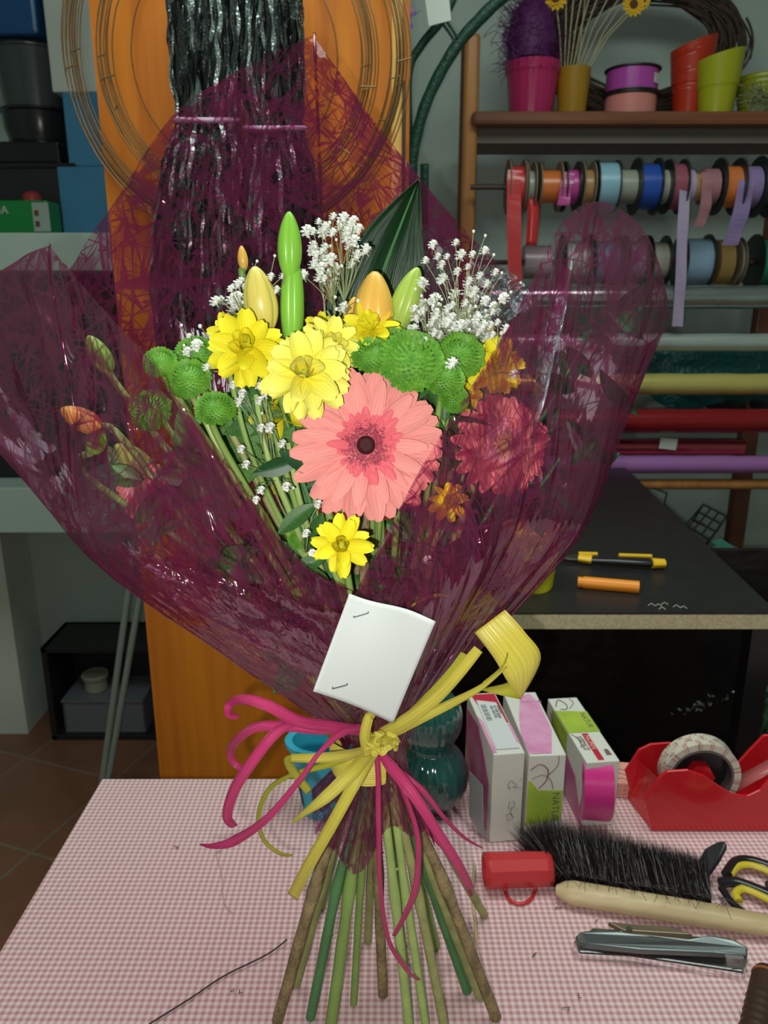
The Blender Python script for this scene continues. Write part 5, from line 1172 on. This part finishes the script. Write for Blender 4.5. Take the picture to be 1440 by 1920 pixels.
def gyps(label, base_pts, spots, seed):
    r_ = random.Random(seed); i = foot_i[0]
    base = NECK-Vector((0,0,.03)); o = thing('gypsophila_sprig', label, 'flower sprig', base)
    root = P(*base_pts); m = M(); m.tube(crom([root, root.lerp(NECK,.5), NECK+Vector((.005,.004,0)), base],5), .0014, 6)
    nodes = []
    for g in range(7):
        sx = spots[r_.randrange(len(spots))]; q = P(sx[0], sx[1]+25, sx[2]+.01).lerp(root, .45+.1*r_.random()); nodes.append(q)
        m.tube(crom([root, root.lerp(q,.5)+Vector((r_.uniform(-.003,.003),0,.004)), q],4), .0007, 5)
    for (x,y,Y,d) in spots:
        p = P(x,y,Y); n0 = min(nodes, key=lambda q: (q-p).length if q.z < p.z+.02 else 9); md_ = n0.lerp(p,.55)+Vector((r_.uniform(-.004,.004),r_.uniform(-.003,.003),r_.uniform(.0,.005)))
        m.tube(crom([n0,md_,p],4), .00032, 4)
        big = d > 8; up_ = Vector((r_.uniform(-.5,.5),-.7,.6+r_.random()*.5)).normalized()
        loc = Matrix.Translation(p-base) @ up_.to_track_quat('Z','Y').to_matrix().to_4x4() @ Matrix.Scale(d*S(y,Y)*(.62 if big else 1.0),4)
        petal(o, ('gy',big), blossom_mesh if big else budlet_mesh, gw, loc, 'blossom' if big else 'unopened_bud')
    b = obj('branches', m, gst, o); return o
def scatter(cx, cy, rx, ry, n, seed, Y=.55, lo=12, hi=22, pb=.3):
    r_ = random.Random(seed); out = []
    tries = 0
    while len(out) < n and tries < 6000:
        tries += 1; x = r_.uniform(-1,1); y = r_.uniform(-1,1)
        if x*x+y*y > 1: continue
        X, Yp = cx+x*rx, cy+y*ry
        if any((X-a[0])**2+(Yp-a[1])**2 < 9**2 for a in out): continue
        out.append((X, Yp, Y+r_.uniform(-.02,.02), r_.uniform(6,7.5) if r_.random() < pb else r_.uniform(lo,hi)))
    return out
gyps('gypsophila sprig left of the dark leaf, above the yellow flowers', (632,660,.56), scatter(628,462,62,58,38,1)+scatter(600,520,34,30,9,2)+scatter(650,570,26,24,5,8), 1)
gyps('big airy gypsophila sprig right of the lily buds', (845,735,.55), [(812,460,.55,16),(854,456,.55,14),(820,482,.55,14),(838,482,.55,12),(864,480,.55,20),(886,478,.55,13),(908,472,.55,17),(797,490,.55,15),(828,498,.55,16),(876,502,.55,13),(858,510,.55,14),(900,518,.55,14),(928,512,.55,15),(830,525,.55,20),(790,530,.55,17),(878,530,.55,19),(912,534,.55,16),(888,434,.55,6),(910,442,.55,6),(926,478,.55,6),(941,512,.55,6),(945,560,.56,18),(958,548,.56,6)]+scatter(858,585,78,42,46,3)+scatter(795,590,30,60,16,4)+scatter(845,625,86,26,26,6)+[(848,683,.50,22),(795,640,.51,16)], 3)
gyps('small gypsophila sprig left of the yellow lily bud', (440,720,.56), scatter(438,580,42,34,14,11,.56)+scatter(452,545,26,22,6,12,.56)+[(352,660,.52,16),(370,648,.52,20),(355,630,.52,9),(340,610,.52,6),(375,612,.52,8),(345,648,.52,6),(405,637,.52,16),(508,520,.53,14),(518,545,.53,16),(530,518,.53,13),(482,490,.55,6),(515,480,.55,6),(388,690,.50,15)], 4)
gyps('short gypsophila bits scattered among the stems left of the gerbera', (560,1010,.54), [(438,722,.50,13),(455,720,.50,12),(455,738,.50,14),(448,755,.50,17),(485,725,.50,13),(498,740,.50,15),(487,752,.50,14),(490,803,.50,14),(507,803,.50,18),(492,775,.51,7),(530,833,.50,15),(453,843,.49,14),(462,872,.49,15),(538,913,.49,15),(550,915,.49,6),(490,920,.48,14),(481,938,.48,13),(597,946,.49,14),(575,1000,.48,13),(586,1037,.46,12),(570,1005,.48,8)], 5)
gyps('few white gypsophila blossoms inside the right film', (900,800,.55), [(932,606,.54,14),(948,618,.54,18),(965,703,.53,17),(940,625,.54,8),(980,640,.56,10),(802,1050,.47,14)], 6)

# ---- purple fibre film wrap
K_Y = NY
RIM = [(668,1112,.482),(560,1052,.468),(430,885,.455),(300,700,.46),(200,590,.47),(135,513,.485),(97,460,.50),(96,460,.503),(40,485,.52),(-60,560,.56),(-150,700,.60),(-60,640,.64),(60,560,.665),(128,508,.69),(170,440,.70),(215,380,.71),(330,210,.73),(480,115,.75),(585,68,.76),(588,68,.76),(640,140,.765),(700,225,.77),(780,325,.77),(870,430,.77),(930,490,.76),(1040,600,.73),(1180,650,.68),(1246,610,.62),(1246,540,.58),(1210,440,.55),(1160,390,.53),(1120,378,.515),(1080,390,.505),(1040,440,.495),(960,600,.475),(880,730,.46),(800,860,.458),(730,990,.462),(664,1116,.470)]
MID = [(684,1240,.50),(620,1205,.475),(520,1160,.455),(420,1110,.45),(330,1075,.455),(240,1050,.47),(185,1040,.49),(184,1040,.492),(176,1040,.505),(172,1046,.53),(180,1048,.56),(220,1030,.60),(280,1010,.625),(330,990,.64),(370,960,.65),(410,930,.66),(480,880,.67),(560,840,.68),(620,820,.69),(622,820,.69),(680,810,.69),(730,820,.69),(780,850,.685),(840,880,.675),(900,910,.66),(970,950,.64),(1040,985,.61),(1084,1002,.57),(1086,1002,.545),(1075,990,.52),(1050,975,.50),(1030,970,.49),(1000,975,.482),(960,1000,.475),(900,1050,.465),(850,1100,.462),(800,1140,.465),(745,1190,.475),(690,1250,.488)]
nR = len(RIM)
def ringpt(j, k):      # k: 0 knot,1,2 mid,3,4 rim
    rim = P(*RIM[j]); mid = P(*MID[j]); a = 2*math.pi*(j/(nR-1)) 
    kn = NECK + Vector((-math.sin(a)*.026, -math.cos(a)*.022, .0)); kn.z = NECK.z+.004
    if k == 0: return kn
    if k == 1: return kn.lerp(mid,.5) + (mid-NECK).cross(Vector((0,0,0)))
    if k == 2: return mid
    if k == 3: return mid.lerp(rim,.5)
    return rim
def tail(j):
    a = 2*math.pi*(j/(nR-1)); return NECK + Vector((-math.sin(a)*.052, -math.cos(a)*.040, -.074-.018*math.sin(a*3)-.01*math.sin(a*7)))
NU, NV = 12, 84
cols = []
for k in (-1,0,1,2,3,4):
    ring = [tail(j) if k < 0 else ringpt(j,k) for j in range(nR)]
    cols.append(crom(ring, NU, .5))
nU = len(cols[0])
arcs = [0.0]
for i in range(1, nU): arcs.append(arcs[-1] + (cols[4][i]-cols[4][i-1]).length)
fm_ = film_material('purple_fibre_film', (.95,.76,.85), (.34,.07,.17), .53)
m = M(); vs = []; uvs = []
for i in range(nU):
    line = crom([c[i] for c in cols], 18, .42); aa = 2*math.pi*i/(nU-1); arc = 0
    for j, p in enumerate(line):
        w = j/(len(line)-1); d = (p-NECK); rad = d.length
        out_ = Vector((d.x, (p.y-.57)*1.5, 0)); out_ = out_.normalized() if out_.length > 1e-5 else Vector((0,-1,0))
        am = .0014 + .0055*min(1,max(0,w-.15)*1.6)
        fold = mnoise.noise(Vector((aa*3.2, w*1.1, 1.3)))*1.0 + .55*mnoise.noise(Vector((aa*9, w*2.0, 4.0))) + .18*mnoise.noise(Vector((aa*20, w*6.5, 9.0)))
        if w < .33: fold += 1.1*abs(mnoise.noise(Vector((aa*14, w*2, 3))))
        edge = 1 if w < .96 else (1-w)/.04
        vs.append(p + out_*am*fold*(.35+.65*edge)); uvs.append((arcs[i], rad))
L_n = len(line); m.add(vs, [(i*L_n+j,(i+1)*L_n+j,(i+1)*L_n+j+1,i*L_n+j+1) for i in range(nU-1) for j in range(L_n-1)], uvs)
wr = obj('wrapping_film', m, fm_, angle=180); tag(wr, 'translucent purple fibre-flecked film wrapped around the bouquet', 'wrapping film')
# second leaf of film: the folded corner at lower right and the left inner fold
def sheet(name, corners, label, seed, mt, amp=.004, n=26):
    A,B,C,D_ = [P(*c) for c in corners]; m = M()
    def fn(u,v):
        p = A.lerp(B,u).lerp(D_.lerp(C,u),v); return (p+Vector((0,-amp*(mnoise.noise(Vector((u*3+seed,v*5,0)))+.5*mnoise.noise(Vector((u*11,v*4,seed))))-amp*2*math.sin(math.pi*u)*math.sin(math.pi*v),0)), (u*.3+seed,v*.3))
    m.grid(fn,n,n); return tag(obj(name,m,mt,angle=180), label, 'wrapping film')
fm2 = film_material('purple_fibre_film_fold', (.95,.76,.85), (.34,.07,.17), .55, seed=2.0)
sheet('film_fold', [(700,1290,.485),(1088,1003,.515),(985,925,.49),(700,1120,.455)], 'folded-back corner of purple film at the lower right of the bouquet', 1.0, fm2)
sheet('film_fold', [(690,1330,.49),(330,1130,.445),(250,1035,.445),(640,1150,.448)], 'loose purple film fold along the lower left edge', 4.0, fm2, .003)
sheet('film_fold', [(585,1260,.54),(400,1010,.56),(330,600,.66),(560,700,.68)], 'inner purple film layer at the left, behind the flowers', 7.0, fm2, .006)
# clear cellophane glint right
cel = bpy.data.materials.new('clear_cellophane'); cel.use_nodes = True; t = NT(cel); t.nt.nodes.remove(t.b)
g_ = t.n('BsdfGlossy'); g_.inputs[1].default_value = .12; g_.inputs[0].default_value=(.8,.95,1,1); tr_ = t.n('BsdfTransparent'); tr_.inputs[0].default_value=(.9,.92,.93,1)
bm_c = t.n('Bump'); bm_c.inputs['Strength'].default_value=1; bm_c.inputs['Distance'].default_value=.02; t.l(t.noise(t.coord('UV',(1,.25,1)), 90, 3, 1), bm_c.inputs['Height']); t.l(bm_c.outputs[0], g_.inputs['Normal'])
mx_ = t.n('MixShader'); mx_.inputs[0].default_value=.34; t.l(tr_.outputs[0],mx_.inputs[1]); t.l(g_.outputs[0],mx_.inputs[2]); t.l(mx_.outputs[0], t.nt.nodes['Material Output'].inputs[0])
sheet('cellophane', [(850,700,.565),(1010,560,.58),(950,500,.60),(830,610,.60)], 'clump of crinkled clear cellophane behind the gypsophila on the right', 9.0, cel, .012, 40)
sheet('cellophane', [(985,900,.50),(1010,640,.51),(1090,430,.53),(1030,640,.50)], 'glossy clear sheet added for the highlight streak up the right film', 12.0, cel, .010, 40)  # sheet added to catch the flash as a streak on the right fold

# ---- card
cardm = mat('white_paper', (.66,.72,.70), .7)
cd = thing('card', 'blank white card stapled to the film above the ribbon knot', 'card', P(736,1356,.475))
ca,cb_,cc_,cd_ = P(587,1296,.444),P(737,1357,.468),P(816,1162,.432),P(655,1113,.442)
m = M()
def cfn(u,v):
    p = ca.lerp(cb_,u).lerp(cd_.lerp(cc_,u),v); return (p+Vector((0,.004*math.sin(u*5.5)*v*v+.003*math.sin(u*3)*(1-v),-.0022*math.sin(u*math.pi*2)*v*v)),(u,v))
m.grid(cfn,24,24); obj('paper', m, cardm, cd, solid=.0005)
for (a,b,c,d) in ((663,1158,690,1150),(623,1292,650,1285)):
    p,q = P(a,b,.437+.004*(b>1200)),P(c,d,.4365+.004*(b>1200)); m = M(); m.tube([p+Vector((0,.002,0)),p,q,q+Vector((0,.002,0))], .00035, 5); obj('staple', m, mat('staple_steel',(.10,.10,.12),.4,metal=.5), cd)

# ---- ribbons
def ribbon_mat(name, c, c2):
    m = mat(name, c, .3, spec=.8); t = NT(m); s_ = t.n('SeparateXYZ'); t.l(t.coord('UV'), s_.inputs[0]); w = t.noise(t.coord('UV',(38,.3,1)),1,2)
    t.l(t.mix(t.ramp(w,.35,.65), c, c2), t.b.inputs['Base Color']); b = t.n('Bump'); b.inputs['Strength'].default_value=.8; b.inputs['Distance'].default_value=.0012; t.l(w,b.inputs['Height']); t.l(b.outputs[0],t.b.inputs['Normal']); return m
pr_m = ribbon_mat('pink_curling_ribbon', (.78,.06,.24), (.60,.03,.15)); yr_m = ribbon_mat('yellow_curling_ribbon', (.80,.72,.12), (.70,.60,.05)); yd_m = ribbon_mat('lime_ribbon', (.62,.62,.05), (.54,.54,.03))
def strand(parent, pts, w, mt, tw=(0,0), name='strand', taper=None):
    path = crom([P(*q) for q in pts], 10); n = len(path); m = M(); vs=[]; uvs=[]; L=0
    ws = w if isinstance(w,(list,tuple)) else [w,w]
    for i,p in enumerate(path):
        if i: L += (p-path[i-1]).length
        tg = (path[min(i+1,n-1)]-path[max(i-1,0)]).normalized(); vd = (CAM-p).normalized(); sd = tg.cross(vd).normalized(); q = i/(n-1)
        an = R(tw[0]+(tw[1]-tw[0])*q); sd = (sd*math.cos(an)+tg.cross(sd)*math.sin(an))
        x = q*(len(ws)-1); k = min(int(x),len(ws)-2); wd = (ws[k]+(ws[k+1]-ws[k])*(x-k))*S(960,p.y)*.5
        vs += [p-sd*wd, p-sd*wd*.4, p+sd*wd*.4, p+sd*wd]; uvs += [(0,L*30),(.33,L*30),(.66,L*30),(1,L*30)]
    m.add(vs, [(4*i+j,4*i+j+1,4*i+5+j,4*i+4+j) for i in range(n-1) for j in range(3)], uvs); return obj(name, m, mt, parent, solid=.0003, angle=60)
pk = thing('pink_ribbon', 'curled hot pink ribbons tied around the bouquet neck', 'ribbon', P(700,1400,.53))
q = .525
for pts,w,tw in (([(700,1372,.53),(620,1362,.50),(560,1352,.48),(500,1322,.47),(455,1311,.475),(430,1322,.485),(430,1340,.48),(447,1345,.475)],(20,24,24,22,18,16,10),(10,-30)),
 ([(700,1366,.53),(610,1368,.50),(540,1362,.49),(480,1364,.49),(442,1390,.50),(432,1412,.515),(440,1432,.52),(462,1446,.515)],(16,22,20,18,18,14),(-20,40)),
 ([(565,1352,.482),(520,1372,.47),(475,1425,.465),(440,1480,.47),(426,1530,.48),(440,1550,.49)],(4,22,24,24,22,14),(0,25)),
 ([(690,1364,.52),(645,1372,.50),(600,1410,.485),(560,1465,.475),(500,1535,.475),(440,1576,.485),(400,1586,.49),(374,1583,.495)],(18,16,9,12,16,22,12,2),(0,20)),
 ([(706,1402,.535),(735,1440,.52),(775,1490,.505),(820,1560,.50),(858,1620,.51),(882,1666,.53)],(10,26,24,22,22,18),(0,15)),
 ([(706,1402,.535),(709,1460,.52),(710,1560,.505),(713,1660,.50),(728,1760,.505),(760,1815,.515),(785,1838,.53)],(12,11,11,10,11,12,8),(0,50)),
 ([(740,1440,.53),(790,1480,.52),(830,1530,.52),(870,1570,.53),(905,1590,.55)],(12,12,9,7,3),(0,20)),
 ([(745,1460,.53),(770,1520,.52),(784,1580,.515),(780,1660,.515),(762,1710,.52),(738,1755,.525)],(7,10,12,14,12,8),(10,-20)),
 ([(720,1420,.55),(780,1530,.56),(850,1610,.57),(885,1680,.58)],(9,12,12,6),(0,10))):
    strand(pk, pts, w, pr_m, tw)
yl = thing('yellow_ribbon', 'bright yellow ribbon knotted around the bouquet neck', 'ribbon', P(715,1390,.52))
for pts,w,tw,mt_ in (([(705,1400,.525),(670,1460,.50),(620,1550,.49),(580,1620,.495),(548,1682,.51)],(24,26,26,26,26),(0,10),yr_m),
 ([(700,1402,.522),(660,1448,.498),(610,1495,.488),(570,1525,.487),(545,1545,.49)],(22,30,26,12,2),(0,0),yr_m),
 ([(695,1402,.52),(650,1416,.50),(600,1421,.49),(545,1421,.49)],(12,22,20,16),(0,0),yr_m),
 ([(545,1421,.49),(540,1428,.492),(552,1450,.50),(580,1485,.51)],(14,18,18,16),(40,0),yd_m),
 ([(690,1405,.52),(620,1432,.51),(550,1452,.51),(505,1480,.52),(485,1530,.53),(495,1575,.54),(525,1600,.545),(548,1604,.55)],(14,14,10,12,12,12,12,8),(0,60),yd_m),
 ([(715,1375,.51),(760,1352,.50),(815,1310,.49),(860,1262,.485),(897,1217,.485)],(20,28,26,24,20),(0,8),yr_m),
 ([(715,1388,.512),(780,1352,.50),(840,1322,.495),(900,1290,.495),(950,1250,.50)],(14,20,18,12,3),(0,0),yr_m),
 ([(735,1370,.52),(800,1310,.50),(845,1262,.495),(870,1225,.495)],(12,18,20,14),(20,30),yd_m),
 ([(760,1145,.47),(790,1125,.468),(820,1116,.468),(842,1118,.47)],(3,6,7,2),(0,0),yd_m),
 ([(905,1280,.50),(945,1245,.505),(955,1200,.51)],(2,4,1),(0,0),yd_m)):
    strand(yl, pts, w, mt_, tw)
0 and strand(yl, [(905,1158,.515),(940,1195,.505),(975,1225,.50),(995,1250,.505),(988,1282,.525),(962,1298,.53),(925,1288,.52)], (58,62,60,44,46,46,30), yr_m, (0,35), 'wide_curl')
m = M(); cN = NECK+Vector((-.004,0,-.004))   # band round the neck
def strip(name, Lf, Rt, mt, parent):
    a = pp(Lf,None,6); b = pp(Rt,None,6); m = M(); n = len(a); vs=[]; uvs=[]
    for i in range(n):
        for j in range(5): vs.append(a[i].lerp(b[i],j/4)); uvs.append((j/4,i*.1))
    m.add(vs,[(5*i+j,5*i+j+1,5*i+6+j,5*i+5+j) for i in range(n-1) for j in range(4)],uvs); return obj(name,m,mt,parent,solid=.0003)
strip('wide_curl', [(890,1186,.515),(925,1232,.508),(950,1275,.508),(974,1311,.520)], [(947,1143,.515),(985,1186,.508),(1014,1235,.510),(976,1312,.522)], yr_m, yl)
strip('wide_curl', [(974,1311,.520),(950,1306,.526),(925,1300,.53),(903,1294,.535)], [(1014,1236,.512),(985,1262,.528),(950,1280,.535),(910,1290,.536)], yd_m, yl)
def band(u,v):
    a = R(80)+R(215)*u; zz = (v-.5)*.030; rx = .0330+.0012*math.sin(a*5+v*3); return (cN+Vector((rx*math.cos(a),.028*math.sin(a),zz+.003*math.sin(a))),(v,u*5))
m.grid(band,64,8); obj('neck_band', m, yr_m, yl)
strand(yl, [(690,1418,.505),(684,1380,.500),(692,1345,.503),(700,1348,.507)], (20,22,20,18), yr_m, (0,0), 'loop')
m = M(); kc = P(716,1388,.505); r_ = random.Random(5)
for k in range(7):
    a = r_.uniform(0,6.28); e = Vector((math.cos(a),-.3*r_.random(),math.sin(a)*.8))*.011; f_ = Vector((-math.sin(a),-.4*r_.random(),math.cos(a)))*.007
    m.tube(crom([kc-e, kc+f_*.6+Vector((0,-.006,0)), kc+e, kc-f_*.5],7), [.0018]*22, 6, True, 1.9) if False else m.tube(crom([kc-e, kc+f_*.6+Vector((0,-.005,0)), kc+e, kc-f_*.5],7), [.0012+.0030*abs(math.sin(j_*.9+k)) for j_ in range(22)], 6, True, .5)
obj('knot', m, yr_m, yl)
